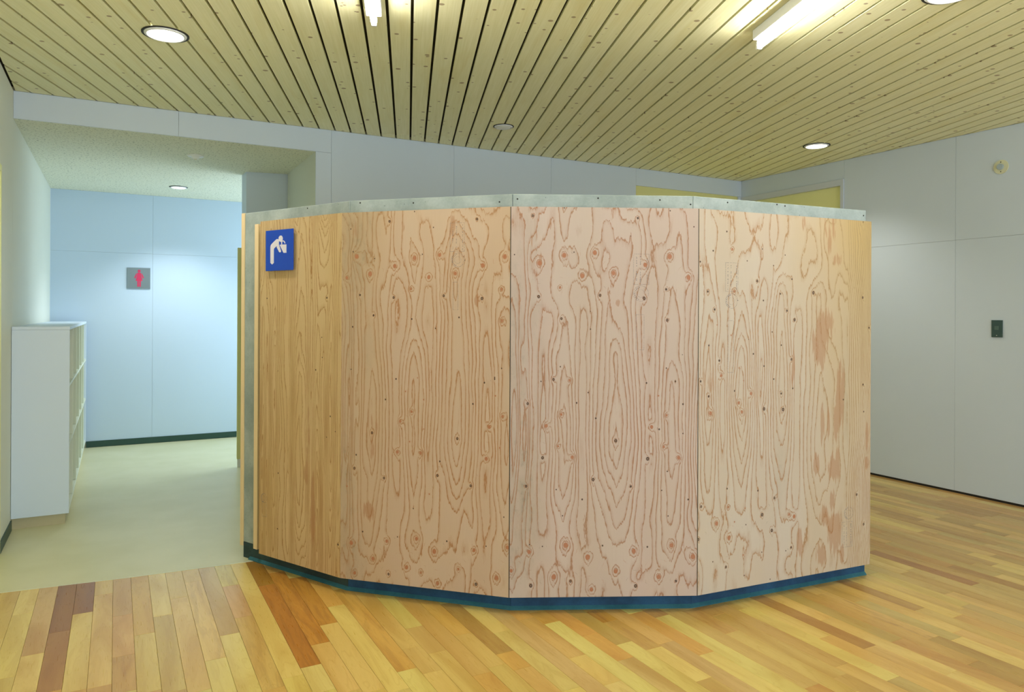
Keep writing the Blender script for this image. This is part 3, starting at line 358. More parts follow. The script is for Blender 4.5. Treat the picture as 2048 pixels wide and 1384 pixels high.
# ------------------------------------------------------------------ timber ceiling
def clip(poly, a, b, c):           # keep a*x+b*y <= c
    out = []
    for i in range(len(poly)):
        p, q = poly[i], poly[(i+1) % len(poly)]; dp, dq = a*p[0]+b*p[1]-c, a*q[0]+b*q[1]-c
        if dp <= 0: out.append(p)
        if (dp < 0) != (dq < 0) and dp != dq:
            t = dp/(dp-dq); out.append((p[0]+(q[0]-p[0])*t, p[1]+(q[1]-p[1])*t))
    return out
ceil_ = struct(MB().box(LEFT-.1, RIGHT+.1, REAR-.1, BACK+.1, CEIL+.028, CEIL+.06).build('ceiling', M_dark))
AL, PS, OFF, GAP = .3557, .1164, .0132, .0145
nx, ny, dx_, dy_ = cos(AL), -sin(AL), sin(AL), cos(AL)
JD = 5.86
count = 0
for k in range(-60, 70):
    o0 = OFF+PS*k+GAP/2; o1 = OFF+PS*(k+1)-GAP/2
    for t0, t1 in ((-8, JD-.003), (JD+.003, 12)):
        P = [(nx*o+dx_*t, ny*o+dy_*t) for o, t in ((o0, t0), (o1, t0), (o1, t1), (o0, t1))]
        for A in ((1, 0, RIGHT-.004), (-1, 0, -LEFT-.012), (0, 1, BACK-.004), (0, -1, -REAR-.01)):
            P = clip(P, *A)
            if len(P) < 3: break
        if len(P) < 3: continue
        ar = abs(sum(P[i][0]*P[(i+1)%len(P)][1]-P[(i+1)%len(P)][0]*P[i][1] for i in range(len(P))))/2
        if ar < .002: continue
        cx_, cy_ = (nx*(o0+o1)/2, ny*(o0+o1)/2)
        loc = [((x-cx_)*nx+(y-cy_)*ny, (x-cx_)*dx_+(y-cy_)*dy_) for x, y in P]
        if sum(loc[i][0]*loc[(i+1)%len(loc)][1]-loc[(i+1)%len(loc)][0]*loc[i][1] for i in range(len(loc))) < 0: loc = loc[::-1]
        s = MB().prism(loc, 0, .018).build('ceiling_board', M_slat, ceil_)
        s.location = (cx_, cy_, CEIL); s.rotation_euler = (0, 0, -AL); s.color = (random.random(), random.random(), random.random(), 1); count += 1

# ------------------------------------------------------------------ floors
TONE = dict(light=(238,214,124), light2=(232,204,116), tan=(224,190,108), tan2=(212,172,94), pink=(222,188,118), orange=(226,182,92), orange2=(208,154,66),
            brown=(160,110,50), brown2=(182,136,70), brown3=(190,132,56), dark=(178,130,52), dark2=(196,154,80), olive=(212,182,104), streak=(226,188,108))
A0, PT = -.0905, .0815
def seam(a):
    pts = [(LEFT-.01, 4.405), (.069, 4.334), (.747, 4.296), (1.62, 4.25)]
    for (x0, y0), (x1, y1) in zip(pts[:-1], pts[1:]):
        if a <= x1: return y0+(y1-y0)*(a-x0)/(x1-x0)
    return 4.25
rows = {}
for k in range(int((LEFT-A0)/PT)-1, int((RIGHT-A0)/PT)+2):
    xa, xb = max(LEFT, A0+PT*k), min(RIGHT, A0+PT*(k+1))
    if xb-xa < .01: continue
    mid = (xa+xb)/2; end = BACK if mid > 1.62 else seam(mid)
    sp = sorted([s for s in SP if s[0] == k], key=lambda s: s[1]); cuts = []; y = REAR
    fixed = []
    for s in sp:
        lo, hi = s[1], s[2]
        if fixed and lo < fixed[-1][1]+.09:
            lo = fixed[-1][1]
        if hi-lo > .05: fixed.append((lo, hi, s[3]))
    y = REAR; seq = []
    def fill(a, b):
        while b-a > .02:
            L = random.choice((.30, .45, .6, .75, .9))*random.uniform(.9, 1.1)
            if b-a-L < .2: L = b-a
            seq.append((a, a+L, random.choice(['light','light2','light2','tan','tan','tan','tan2','orange','orange','pink','light','olive'] if mid < 2.4 else ['light2','tan','tan2','olive','tan2','tan','light2','dark2','olive']))); a += L
    for lo, hi, c in fixed:
        fill(y, lo); seq.append((lo, min(hi, end), c)); y = hi
    if end-y < .1 and seq: seq[-1] = (seq[-1][0], end, seq[-1][2])
    else: fill(y, end)
    rows[k] = (xa, xb, end, seq)
def scr(x, y, z=0):
    Y = x*sin(TH)+y*cos(TH); X = x*cos(TH)-y*sin(TH)
    return (1024+F*X/Y, CY-F*(z-EYE)/Y, Y) if Y > .3 else None
planks = []
for k, (xa, xb, end, seq) in rows.items():
    for lo, hi, c in seq:
        mx, my = (xa+xb)/2, (lo+hi)/2; q = scr(mx, my); sc_ = 0
        Q = [scr(x, y) for x, y in ((xa, lo), (xb, lo), (xb, hi), (xa, hi))]
        if all(Q):
            us = [min(2100, max(-60, q_[0])) for q_ in Q]; vs = [min(1420, max(600, q_[1])) for q_ in Q]
            sc_ = abs(sum(us[i]*vs[(i+1)%4]-us[(i+1)%4]*vs[i] for i in range(4)))/2
            if q and 492 < q[0] < 1740 and q[1] < 1100: sc_ = 0
        planks.append((sc_, xa, xb, lo, hi, c, end, mx))
planks.sort(key=lambda p: -p[0])
floor_ = struct(MB().box(LEFT-.1, RIGHT+.1, REAR-.1, BACK+.1, -.05, -.012).build('floor', M_subfloor))
def plank_geo(p):
    _, xa, xb, lo, hi, c, end, mx = p; g = .0004; top = []
    def clipy(x, y): 
        e = BACK if mx > 1.62 else seam(x); return min(y, e-.001) if (hi >= end-.002) else y
    h0, h1 = clipy(xa, hi), clipy(xb, hi)
    if hi >= end-.002 and mx <= 1.62: h0, h1 = seam(xa)-.001, seam(xb)-.001
    P = [(xa+g, lo+g), (xb-g, lo+g), (xb-g, h1-g), (xa+g, h0-g)]; bv = .0006; zt = random.uniform(-.0003, .0)
    I = [(xa+g+bv, lo+g+bv), (xb-g-bv, lo+g+bv), (xb-g-bv, h1-g-bv), (xa+g+bv, h0-g-bv)]
    v = [(x, y, -.012) for x, y in P]+[(x, y, zt-.0007) for x, y in P]+[(x, y, zt) for x, y in I]
    f = [(i, (i+1)%4, 4+(i+1)%4, 4+i) for i in range(4)]+[(4+i, 4+(i+1)%4, 8+(i+1)%4, 8+i) for i in range(4)]+[(8, 9, 10, 11)]
    col = tuple(x*random.uniform(.95, 1.05) for x in lin(TONE[c])); al = .6 if c in ('streak', 'orange2', 'brown3') else (.8 if random.random() < .08 else 1.0)
    sx, sy = random.uniform(0, 60), random.uniform(0, 60)
    return v, f, (*col, al), [(x-xa+sx, y-lo+sy, 0) for x, y, z in v]
def plank_obj(name, gs):
    V = []; Fc = []; Cl = []; Pl = []
    for v, f, c, pl in gs:
        n = len(V); V += v; Fc += [tuple(i+n for i in q) for q in f]; Cl += [c]*len(v); Pl += pl
    o = mesh_obj(name, V, Fc, M_plank, floor_); me = o.data
    me.attributes.new('tone', 'FLOAT_COLOR', 'POINT').data.foreach_set('color', np.array(Cl, dtype=np.float32).ravel())
    me.attributes.new('place', 'FLOAT_VECTOR', 'POINT').data.foreach_set('vector', np.array(Pl, dtype=np.float32).ravel()); return o
for p in planks[:299]: plank_obj('floor_plank', [plank_geo(p)])
o = plank_obj('floor_planks_beyond', [plank_geo(p) for p in planks[299:]]); o['kind'] = 'stuff'
# corridor vinyl
vp = [(LEFT, seam(LEFT)), (.069, seam(.069)), (.747, seam(.747)), (1.619, seam(1.619)), (1.619, BACK+.0), (2.7, BACK), (2.7, RBACK+.1), (LEFT, RBACK+.1)]
m = MB().prism([(LEFT-.02, seam(LEFT)+.0), (.069, seam(.069)), (.747, seam(.747)), (1.6, seam(1.6)), (1.6, BACK), (2.7, BACK), (2.7, RBACK+.02), (LEFT-.02, RBACK+.02)], -.011, .001)
struct(m.build('floor_corridor', M_vinyl))
m = MB()
pts = [(LEFT, seam(LEFT)), (.069, seam(.069)), (.747, seam(.747))]
for (x0, y0), (x1, y1) in zip(pts[:-1], pts[1:]): m.prism([(x0, y0-.002), (x1, y1-.002), (x1, y1+.0015), (x0, y0+.0015)], -.002, .0016)
struct(m.build('trim_2', M_white_l))['label'] = 'thin pale joint strip between vinyl and wood floor'

# ------------------------------------------------------------------ the screen wall
PB, PTOP, CT, OFS, TCK, PLY = .079, 1.899, 1.968, .062, .15, .024
faces = []
for i in range(4):
    A = Vector(PA[i]); B = Vector(PA[i+1]); d_ = (B-A); L = d_.length; d_.normalize(); faces.append((A, d_, Vector((d_.y, -d_.x)), L))
def corner(i, off):      # plan corner between faces i-1 and i, pushed inward by off
    if i == 0: A, d_, n_, L = faces[0]; return A-n_*off-d_*.2236
    if i == 4: A, d_, n_, L = faces[3]; return A-n_*off+d_*1.1565
    A, d0, n0, L0 = faces[i-1]; B, d1, n1, L1 = faces[i]
    p = A-n0*off; q = B-n1*off; den = d0.x*d1.y-d0.y*d1.x; t = ((q-p).x*d1.y-(q-p).y*d1.x)/den
    return p+d0*t
screen = empty('screen_wall', (2.0, 3.1, 0))
tag(screen, 'curved concrete screen wall clad with four plywood sheets with blue sheen painted into its foot', 'partition')
VN = [mat_veneer('veneer_golden', (216, 190, 146), (202, 172, 128), (164, 112, 58), (200, 164, 106), .0020, (110, 80, 50)),
      mat_veneer('veneer_rosy', (208, 184, 162), (198, 168, 142), (172, 118, 70), (190, 160, 116), .0026),
      mat_veneer('veneer_pink', (206, 188, 180), (198, 174, 164), (166, 114, 80), (188, 170, 142), .0026),
      mat_veneer('veneer_pale', (206, 192, 178), (198, 178, 158), (170, 122, 80), (194, 166, 116), .0024)]
def vnoise(s, z, ls, lz, seed):
    r = np.random.RandomState(seed); G = r.rand(80, 80); x = s/ls+20; y = z/lz+20
    xi = np.floor(x).astype(int); yi = np.floor(y).astype(int); fx = x-xi; fy = y-yi; fx = fx*fx*(3-2*fx); fy = fy*fy*(3-2*fy)
    g = lambda a, b: G[a % 80, b % 80]
    return (g(xi, yi)*(1-fx)+g(xi+1, yi)*fx)*(1-fy)+(g(xi, yi+1)*(1-fx)+g(xi+1, yi+1)*fx)*fy-.5
def fields(i, s, z):
    L = faces[i][3]
    zz = z+.06*vnoise(s, z, .05, .2, 40+i)+.02*vnoise(s, z, .02, .5, 50+i)
    ss = s+.012*vnoise(s, z, .12, .25, 70+i)+.004*vnoise(s, z, .03, .09, 71+i)
    calm = 1/(1+((z-.83)/.5)**2)
    amp = {0: .8, 1: 1, 2: 1, 3: .9}[i]
    h = 3.0+amp*(1.15-calm)*(3.6*vnoise(s, z, .12, .34, 3+i)+1.8*vnoise(s, z, .05, .15, 9+i))+.4*vnoise(s, z, .05, .15, 19+i)
    acc = np.zeros_like(s)
    for (p, cs, cz, A, wd, lu, ld) in RD:
        if int(p) != i: continue
        dz = zz-cz; Lz = np.where(dz > 0, lu, ld); W = wd*1.55
        hi = A/(1+(dz/Lz)**2)*(1-np.minimum((np.sqrt((ss-cs)**2+.006**2)/W), 2.0)**1.25)
        acc = acc+np.exp(1.4*hi)
    h = h+np.log(acc+1e-6)/1.4
    if i == 0: h = h+1.0*np.sin(2*pi*s/.09+2.2*vnoise(s, z, .3, .5, 77))*(1/(1+((z-.6)/.7)**2)) + 6*s
    if i in (1, 2):
        h = h+.9*np.sin(2*pi*s/.055+3*vnoise(s, z, .2, .4, 5))/(1+((z-.86)/.33)**2)*np.exp(-((s-.03)/.09)**2)
    if i == 3:
        s0 = .955; h = h+np.where(s > s0, 92*(s-s0), 0)*(1+.1*vnoise(s, z, .1, .3, 6))+8*np.clip(s-.60, 0, .3)
    kdx = np.full_like(s, 1.0); kdz = np.full_like(s, 1.0); kr = np.full_like(s, .004); kt = np.zeros_like(s); best = np.full_like(s, 9.0)
    for (ks, kz, r, ty) in KN[i]:
        a = s-ks; b = z-kz; dd = np.hypot(a, b*.85); q = dd/r
        if r >= .005:
            h = h+(1.5 if ty else .9)*np.exp(-(dd/(2.3*r))**2)
            h = h+(.9 if ty else .6)*np.exp(-(a/(1.2*r))**2)*np.where(b < 0, np.exp(b/(5*r)), np.exp(-(b/(2*r))**2))
        else: h = h+.35*np.exp(-(a/.006)**2)*np.exp(-(np.abs(b)/.03))
        u = q < best
        kdx[u] = a[u]; kdz[u] = b[u]; kr[u] = r; kt[u] = ty; best[u] = q[u]
    bl = np.zeros_like(s)
    for (p, cs, cz, rs, rz, st) in BL:
        if int(p) == i: bl = np.maximum(bl, st*.95*np.exp(-(((s-cs)/(rs*1.15))**2+((z-cz)/(rz*1.15))**2)**1.4))
    stn = np.zeros_like(s)
    for (p, cs, cz, rs, rz, st) in STN:
        if int(p) == i: stn = np.maximum(stn, st*np.exp(-(((s-cs)/(rs*1.2))**2+((z-cz)/(rz*1.2))**2)))
    stn = stn*(.7+.6*vnoise(s, z, .02, .06, 31+i))
    yel = np.full_like(s, .0)
    if i == 0: yel = .25+.5*vnoise(s, z, .1, .4, 61)
    if i == 1: yel = .45*np.exp(-(s/.25)**2)+.25*vnoise(s, z, .1, .3, 62)+.18*np.clip((z-1.5)/.4, 0, 1)
    if i == 2: yel = .12+.25*vnoise(s, z, .12, .4, 63)
    if i == 3: yel = np.clip((s-.45)/.55, 0, 1)*(.35+.55*np.clip((z-.6)/1.2, 0, 1))+.12*np.clip((z-1.5)/.4, 0, 1)+.2*vnoise(s, z, .12, .4, 64)
    return h, (kdx, kdz, kr), kt, bl, stn, np.clip(yel, 0, 1)
STEP = .005
panel_labels = ['golden yellow plywood sheet at the left end carrying the blue sign', None, None, None]
panels = []
for i, (A, d_, n_, L) in enumerate(faces):
    s0, s1 = (0.0 if i == 0 else (.0008 if i == 1 else .0022)), (L-.0008 if i == 0 else (L if i == 3 else L-.0022))
    ns = int(round((s1-s0)/STEP)); nz = int(round((PTOP-PB)/STEP))
    S, Z = np.meshgrid(np.linspace(s0, s1, ns+1), np.linspace(PB, PTOP, nz+1), indexing='ij')
    s = S.ravel(); z = Z.ravel(); h, k3, kt, bl, stn, yel = fields(i, s, z)
    H = h.reshape(S.shape); gs, gz = np.gradient(H, (s1-s0)/ns, (PTOP-PB)/nz); g = np.sqrt(gs**2+gz**2+18**2).ravel()
    V = np.stack([A.x+d_.x*s, A.y+d_.y*s, z], 1); n = len(V); idx = np.arange(n).reshape(S.shape)
    Q = np.stack([idx[:-1, :-1].ravel(), idx[1:, :-1].ravel(), idx[1:, 1:].ravel(), idx[:-1, 1:].ravel()], 1)
    bc = [(ss_, zz_, t_) for t_ in (0, -PLY) for ss_, zz_ in ((s0, PB), (s1, PB), (s1, PTOP), (s0, PTOP))]
    BV = np.array([(A.x+d_.x*a+n_.x*t_, A.y+d_.y*a+n_.y*t_, b) for a, b, t_ in bc])
    BF = np.array([(0, 4, 5, 1), (1, 5, 6, 2), (2, 6, 7, 3), (3, 7, 4, 0), (5, 4, 7, 6)])+n
    me = bpy.data.meshes.new('plywood_panel'); AV = np.vstack([V, BV]).astype(np.float32); AF = np.vstack([Q, BF])
    me.vertices.add(len(AV)); me.vertices.foreach_set('co', AV.ravel()); me.loops.add(AF.size); me.loops.foreach_set('vertex_index', AF.ravel().astype(np.int32))
    me.polygons.add(len(AF)); me.polygons.foreach_set('loop_start', (np.arange(len(AF))*4).astype(np.int32))
    me.materials.append(VN[i]); me.materials.append(M_ply)
    mi = np.zeros(len(AF), np.int32); mi[-5:] = 1; me.polygons.foreach_set('material_index', mi); me.update(calc_edges=True); me.validate()
    def put(name, cols):
        a = np.zeros((len(AV), 3), np.float32); a[:n] = np.stack(cols, 1); me.attributes.new(name, 'FLOAT_VECTOR', 'POINT').data.foreach_set('vector', a.ravel())
    put('grain', (h, g, bl)); put('knot', k3); put('tint', (stn, yel, kt)); put('place', (s+i*7.3, z, np.clip(gz.ravel(), -30, 30)))
    o = bpy.data.objects.new('plywood_panel', me); COL.objects.link(o); under(o, screen); panels.append(o)
    lb = ['golden yellow plywood sheet with dense grain, narrowest of the four', 'rosy plywood sheet with grey stain at its upper left', 'pink plywood sheet with large oval grain figure in the middle', 'pale plywood sheet with brown patches, widest of the four'][i]
    o['label'] = lb
    # battens behind the sheet
    m = MB()
    for sb in ((.014, L*.5, L-.05) if i else (.016, .05, L*.5, L-.05)):
        w_ = .017; s_a, s_b = (-.0905, -.057) if (i == 0 and sb == .016) else (sb-w_+ (.03 if sb == .014 else 0), sb+w_+(.03 if sb == .014 else 0))
        t0_, t1_ = (-.0615, -.030) if (i == 0 and sb == .016) else (-.0615, -.0245)
        P_ = [A+d_*a+n_*t_ for a, t_ in ((s_a, t0_), (s_b, t0_), (s_b, t1_), (s_a, t1_))]
        P_ = [(p.x, p.y) for p in P_]
        ar = sum(P_[j][0]*P_[(j+1)%4][1]-P_[(j+1)%4][0]*P_[j][1] for j in range(4))
        under(MB().prism(P_ if ar > 0 else P_[::-1], PB+.002, PTOP-.006).build('batten', M_batten), screen)
for i in (1, 2, 3):
    A, d_, n_, L = faces[i]; bis = (faces[i-1][2]+n_).normalized(); w_ = .0018 if i > 1 else .0006
    P_ = [A+d_*w_-bis*.0015, A-faces[i-1][1]*w_-bis*.0015, A-faces[i-1][1]*w_-bis*.030, A+d_*w_-bis*.030]
    under(MB().prism([(p.x, p.y) for p in P_], PB, PTOP-.001).build('joint_strip', M_black), screen)
# concrete body, plinth and sealant, one piece per face
for i in range(4):
    a0, a1, b1, b0 = corner(i, OFS), corner(i+1, OFS), corner(i+1, OFS+TCK), corner(i, OFS+TCK)
    P_ = [(p.x, p.y) for p in (a0, a1, b1, b0)]
    if i: dd = faces[i][1]*.0012; P_[0] = (P_[0][0]+dd.x, P_[0][1]+dd.y)
    under(bevel(MB().prism(P_, .088, CT).build('concrete_segment', M_conc), .003, 1), screen)
    o = MB().prism(P_, 0.0, .088).build('plinth', M_conc_dark if i == 0 else M_conc_base); under(o, screen); o['label'] = 'foot of the concrete wall, bluish sheen put into its colour'
    c0, c1 = corner(i, OFS-.014), corner(i+1, OFS-.014)
    if i == 0: c0 = c0+faces[0][1]*.06; a0 = a0+faces[0][1]*.06
    Q_ = [(p.x, p.y) for p in (c0, c1, a1, a0)]; n4 = 4
    v = [(x, y, .0005) for x, y in Q_]+[(Q_[3][0], Q_[3][1], .016), (Q_[2][0], Q_[2][1], .016), (Q_[0][0], Q_[0][1], .004), (Q_[1][0], Q_[1][1], .004)]
    o = mesh_obj('sealant_bead', v, [(3, 2, 1, 0), (0, 1, 7, 6), (6, 7, 5, 4), (2, 3, 4, 5), (1, 2, 5, 7), (0, 6, 4, 3)], M_seal); under(o, screen)
# plywood cap on the left end of the concrete and lining on the inner side
A, d_, n_, L = faces[0]; e = corner(0, OFS)
cap = [e+n_*.002, e-d_*.030+n_*.002, e-d_*.030-n_*(TCK+.03), e-n_*(TCK+.03)]
under(MB().prism([(p.x, p.y) for p in cap][::-1], .065, CT+.001).build('end_board', M_batten), screen)
for i in range(4):
    a0, a1, b1, b0 = corner(i, OFS+TCK+.001), corner(i+1, OFS+TCK+.001), corner(i+1, OFS+TCK+.022), corner(i, OFS+TCK+.022)
    under(MB().prism([(p.x, p.y) for p in (a0, a1, b1, b0)], .07, 1.9).build('inner_lining', M_ply), screen)
# form-tie holes along the bare concrete
for i, s, z in ((0, .313, 1.955), (1, .068, 1.955), (1, .358, 1.944), (1, .802, 1.932), (2, .034, 1.944), (2, .418, 1.952), (2, .715, 1.9467), (2, .863, 1.927), (3, .219, 1.950), (3, .532, 1.960), (3, .585, 1.956), (3, 1.137, 1.939)):
    A, d_, n_, L = faces[i]; O = (A.x, A.y, 0)
    m = MB().plate([(s+.0042*cos(2*pi*k/8), z+.0042*sin(2*pi*k/8)) for k in range(8)], O, (d_.x, d_.y, 0), (0, 0, 1), (n_.x, n_.y, 0), -OFS-.001, -OFS+.0006)
    under(m.build('form_hole', M_black), screen)
# faded ink grade stamps on the sheets
for kind, i, pts in STAMPS:
    A, d_, n_, L = faces[i]; O = (A.x, A.y, 0); U = (d_.x, d_.y, 0); N = (n_.x, n_.y, 0); m = MB(); W_ = .0011
    if kind == 'r':
        x0 = min(p[0] for p in pts); x1 = max(p[0] for p in pts); z0 = min(p[1] for p in pts); z1 = max(p[1] for p in pts)
        for q in ([(x0,z0),(x1,z0),(x1,z0+W_),(x0,z0+W_)], [(x0,z1-W_),(x1,z1-W_),(x1,z1),(x0,z1)], [(x0,z0),(x0+W_,z0),(x0+W_,z1),(x0,z1)], [(x1-W_,z0),(x1,z0),(x1,z1),(x1-W_,z1)]):
            m.plate(q, O, U, (0,0,1), N, .0002, .0005)
        rr = random.Random(i)
        if x1-x0 > .04:
            for cx_ in (x0+.012, x0+.30*(x1-x0)+.008, x1-.012):
                z = z0+.008
                while z < z1-.01:
                    hh = rr.uniform(.0015, .004)
                    if rr.random() < .72: m.plate([(cx_, z), (cx_+rr.uniform(.003, .006), z), (cx_+.005, z+hh), (cx_+.001, z+hh)], O, U, (0,0,1), N, .0002, .0005)
                    z += hh+rr.uniform(.002, .004)
    else:
        c = pts[0]; r = abs(pts[1][0]-c[0])
        for r_, w_ in ((r, .0012), (r*.5, .0008)):
            for k in range(36):
                a, b = 2*pi*k/36, 2*pi*(k+1)/36
                m.plate([(c[0]+q_*cos(t_), c[1]+q_*sin(t_)) for q_, t_ in ((r_, a), (r_, b), (r_-w_, b), (r_-w_, a))], O, U, (0,0,1), N, .0002, .0005)
        for k in range(10):
            a = pi*.55+pi*.9*k/10; q0, q1 = r*.72, r*.9
            m.plate([(c[0]+q_*cos(t_), c[1]+q_*sin(t_)) for q_, t_ in ((q0, a), (q1, a), (q1, a+.12), (q0, a+.12))], O, U, (0,0,1), N, .0002, .0005)
    o = m.build('grade_stamp', M_stamp, panels[i])

# ------------------------------------------------------------------ signs
A, d_, n_, L = faces[0]; O = (A.x, A.y, 0); U = (d_.x, d_.y, 0); N = (n_.x, n_.y, 0)
pc = [sum(p[0] for p in SIGN['plate'])/4, sum(p[1] for p in SIGN['plate'])/4]
x0 = (SIGN['plate'][0][0]+SIGN['plate'][3][0])/2; x1 = (SIGN['plate'][1][0]+SIGN['plate'][2][0])/2
z1 = (SIGN['plate'][0][1]+SIGN['plate'][1][1])/2; z0 = (SIGN['plate'][2][1]+SIGN['plate'][3][1])/2
sg = empty('drinking_fountain_sign', (A.x+d_.x*pc[0], A.y+d_.y*pc[0], z0)); tag(sg, 'blue rectangular sign with white figure drinking at a fountain, on golden plywood', 'sign')
under(bevel(MB().plate([(x0,z0),(x1,z0),(x1,z1),(x0,z1)], O, U, (0,0,1), N, .010, .016).build('sign_plate', M_blue), .0008, 1), sg)
under(MB().plate([(x0+.02,z0+.03),(x1-.02,z0+.03),(x1-.02,z1-.03),(x0+.02,z1-.03)], O, U, (0,0,1), N, .0003, .010).build('spacer', M_black), sg)
hd = SIGN['head']; hc = ((hd[2][0]+hd[3][0])/2, (hd[0][1]+hd[1][1])/2); hr = (abs(hd[3][0]-hd[2][0])/2, abs(hd[0][1]-hd[1][1])/2)
under(MB().plate([(hc[0]+hr[0]*cos(2*pi*k/24), hc[1]+hr[1]*sin(2*pi*k/24)) for k in range(24)], O, U, (0,0,1), N, .0161, .0168).build('figure_head', M_signwhite), sg)
for nm, key in (('figure_body', 'body'), ('fountain_bowl', 'bowl'), ('water_jet', 'jet')):
    under(MB().plate([tuple(p) for p in SIGN[key]], O, U, (0,0,1), N, .0161, .0168).build(nm, M_signwhite), sg)

ws = empty('restroom_sign', (.208, RBACK, 1.646)); tag(ws, 'square brushed steel restroom sign with a pink woman figure', 'sign')
O = (0, RBACK, 0); U = (1, 0, 0); N = (0, -1, 0)
under(bevel(MB().plate([(.098,1.648),(.317,1.648),(.317,1.868),(.098,1.868)], O, U, (0,0,1), N, .001, .012).build('sign_plate', M_steel), .001, 1), ws)
cx_ = .2105
def pl(nm, pts): under(MB().plate([(cx_+x*.001, 1.648+.0195+y*.001) for x, y in pts], O, U, (0,0,1), N, .0122, .0135).build(nm, M_pink), ws)
pl('figure_head', [(14*cos(2*pi*k/20), 166+14*sin(2*pi*k/20)) for k in range(20)])
pl('figure_body', [(-11,149),(11,149),(18,142),(20,120),(32,62),(17,62),(17,0),(2,0),(2,62),(-2,62),(-2,0),(-17,0),(-17,62),(-32,62),(-20,120),(-18,142)])
for sx in (-1, 1): pl('figure_arm', [(sx*22,143),(sx*28,138),(sx*45,98),(sx*41,88),(sx*34,90),(sx*24,118)])

# ------------------------------------------------------------------ shelf unit
SX0, SX1, SY0, SY1, SZ0, SZ1 = LEFT+.002, -.268, 5.600, 8.60, .075, 1.302
sh = empty('shelf_unit', (SX0, SY0, 0)); tag(sh, 'long low white open shelf unit along the left corridor wall', 'shelf')
def bxp(nm, x0, x1, y0, y1, z0, z1, mat=M_white, bv=.0012):
    o = MB().box(x0, x1, y0, y1, z0, z1).build(nm, mat); under(o, sh)
    if bv: bevel(o, bv, 1)
    return o
bxp('side_panel', SX0, SX1-.001, SY0, SY0+.019, SZ0, SZ1-.021); bxp('side_panel', SX0, SX1-.001, SY1-.019, SY1, SZ0, SZ1-.021)
bxp('top_board', SX0, SX1+.001, SY0-.001, SY1+.001, SZ1-.0205, SZ1)
bxp('bottom_board', SX0+.006, SX1-.002, SY0+.0195, SY1-.0195, SZ0, SZ0+.019, M_white_l)
bxp('back_board', SX0, SX0+.006, SY0+.0195, SY1-.0195, SZ0, SZ1-.021, M_white_l)
NC = 6; cw = (SY1-SY0-.038)/NC
for k in range(1, NC): bxp('divider', SX0+.0065, SX1-.003, SY0+.019+cw*k-.009, SY0+.019+cw*k+.009, SZ0+.0195, SZ1-.021, M_white_l)
for z in (.507, .903):
    for k in range(NC): bxp('shelf_board', SX0+.0065, SX1-.003, SY0+.0195+cw*k+(.009 if k else 0), SY0+.0185+cw*(k+1)-(.009 if k < NC-1 else 0), z, z+.018, M_white_l, 0)
bxp('kick_board', SX0, SX1-.024, SY0+.04, SY1-.02, .0012, SZ0-.0002, M_plinthwood, 0)

# ------------------------------------------------------------------ restroom booth panel seen past the pier
bp = empty('booth_partition', (.96, 6.97, 0)); tag(bp, 'narrow pale yellow booth panel edge beside the corridor pier', 'partition')
under(bevel(MB().box(.962, 1.30, 6.962, 6.99, .075, 1.985).build('panel', M_yellow2), .002), bp)
under(MB().box(.967, 1.0, 6.966, 6.986, .001, .0749).build('foot', M_plastic), bp)

# ------------------------------------------------------------------ ceiling fittings
def downlight(c, r, label, group, lit=True, lens=None, cover=False):
    e_ = empty('downlight' if lit else 'ceiling_fitting', c); tag(e_, label, 'ceiling light' if lit else 'ceiling fitting', group)
    def add(nm, prof, mat, n=40):
        o = MB().lathe(prof, (0, 0, 0), n).build(nm, mat, e_, True); return o
    add('dark_ring', [(r*.90, -.0005), (r*.90, -.004), (r, -.004), (r, -.0005)], M_black)
    add('trim_ring', [(r*.76, -.001), (r*.76, -.009), (r*.80, -.012), (r*.895, -.006), (r*.895, -.001)], M_reflect)
    if lit: add('lens', [(.0001, -.007), (r*.755, -.007)], lens)
    else: add('cover', [(.0001, -.016), (r*.4, -.015), (r*.7, -.010), (r*.76, -.003)], M_plastic)
    return e_
downlight((.215, 4.122, CEIL), .112, 'lit round downlight in the timber ceiling, above the left corridor opening', None, True, M_lamp)
downlight((5.150, 4.150, CEIL), .108, 'lit round downlight in the timber ceiling near the right wall', None, True, M_lamp)
downlight((3.222, 1.900, CEIL), .115, 'round downlight cut off by the top right of the picture', None, True, M_lamp)
downlight((2.575, 4.890, CEIL), .078, 'small unlit white round fitting in the timber ceiling above the screen', None, False)
downlight((.538, 7.944, RCEIL), .084, 'lit round downlight in the speckled corridor ceiling', None, True, M_lamp_c)
sm = empty('smoke_detector', (.547, 6.28, RCEIL)); tag(sm, 'small white smoke detector on the speckled corridor ceiling', 'detector')
MB().lathe([(.0001, -.03), (.02, -.03), (.027, -.022), (.032, -.012), (.055, -.011), (.062, -.006), (.062, -.0003)], (0,0,0), 32).build('housing', M_plastic, sm, True)
MB().lathe([(.0001, -.036), (.012, -.035), (.016, -.0301)], (0,0,0), 24).build('sensor_cap', M_cream, sm, True)

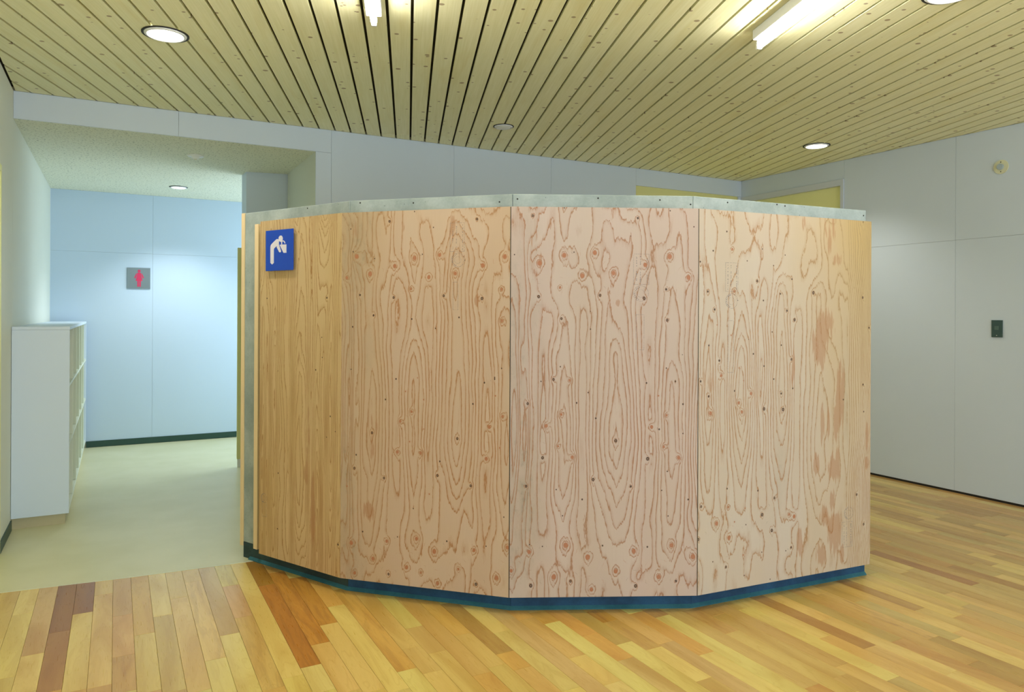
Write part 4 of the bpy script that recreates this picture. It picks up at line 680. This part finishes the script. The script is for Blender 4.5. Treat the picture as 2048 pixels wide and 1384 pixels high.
def batten_light(endc, L, label):
    """bare fluorescent batten; endc = tube end nearest the back wall, the fitting runs towards the camera"""
    e_ = empty('fluorescent_batten', (endc[0], endc[1], CEIL)); e_.rotation_euler = (0, 0, -AL); tag(e_, label, 'ceiling light', 'bare fluorescent battens on the timber ceiling')
    bevel(MB().box(-.036, .036, -L+.0, .0, -.050, -.0008).build('housing', M_reflect, e_), .004, 2)
    for y in (0.006, -L-.006+.0):
        s_ = MB().box(-.013, .013, y-.012, y+.006, -.094, -.0505).build('lamp_holder', M_plastic, e_); bevel(s_, .004, 2)
    MB().tube((0, -L-.004, -.077), (0, -.014, -.077), .0145, 20).build('tube', M_tube, e_, False)
    return e_
batten_light((1.042, 3.270), 1.23, 'lit bare fluorescent batten at the top edge, left of the middle')
batten_light((2.820, 2.615), 1.23, 'lit bare fluorescent batten at the top right, above the right screen panels')

# downlight beams
spot('downlight_beam', (.215, 4.122, CEIL-.03), 44, (1, .95, .84), 140, 1)
spot('downlight_beam', (5.150, 4.150, CEIL-.03), 42, (1, .95, .84), 118, .8)
spot('downlight_beam', (3.222, 1.900, CEIL-.03), 26, (1, .95, .84), 140, 1)
spot('downlight_beam', (.538, 7.944, RCEIL-.03), 72, (.94, .97, 1), 116, .7)

# ------------------------------------------------------------------ wall fittings
fd = empty('wall_sensor', (RIGHT, 3.061, 2.521)); tag(fd, 'round cream sensor with grey dome high on the right wall', 'sensor')
def disc_x(nm, r, t0, t1, mat, n=32, cy_=3.061, cz_=2.521):
    return under(bevel(MB().plate([(cy_+r*cos(2*pi*k/n), cz_+r*sin(2*pi*k/n)) for k in range(n)], (RIGHT, 0, 0), (0,1,0), (0,0,1), (-1,0,0), t0, t1).build(nm, mat), .0015, 2), fd)
disc_x('base_disc', .053, .0005, .010, M_cream); disc_x('dome', .023, .0102, .026, M_lens, 24)
disc_x('screw', .0042, .0102, .0112, M_black, 10, 3.061, 2.521+.036); disc_x('screw', .0042, .0102, .0112, M_black, 10, 3.061, 2.521-.036)
sw = empty('light_switch', (RIGHT, 3.083, 1.24)); tag(sw, 'dark teal light switch plate on the right wall', 'switch')
q = lambda nm, y0, y1, z0, z1, t0, t1, mat: under(bevel(MB().box(RIGHT-t1, RIGHT-t0, y0, y1, z0, z1).build(nm, mat), .0015, 2), sw)
q('cover_plate', 3.045, 3.123, 1.240, 1.369, .0005, .010, M_teal); q('rocker', 3.070, 3.100, 1.294, 1.324, .0102, .014, M_teal2)
q('indicator_lamp', 3.081, 3.088, 1.252, 1.256, .0102, .012, M_plastic)
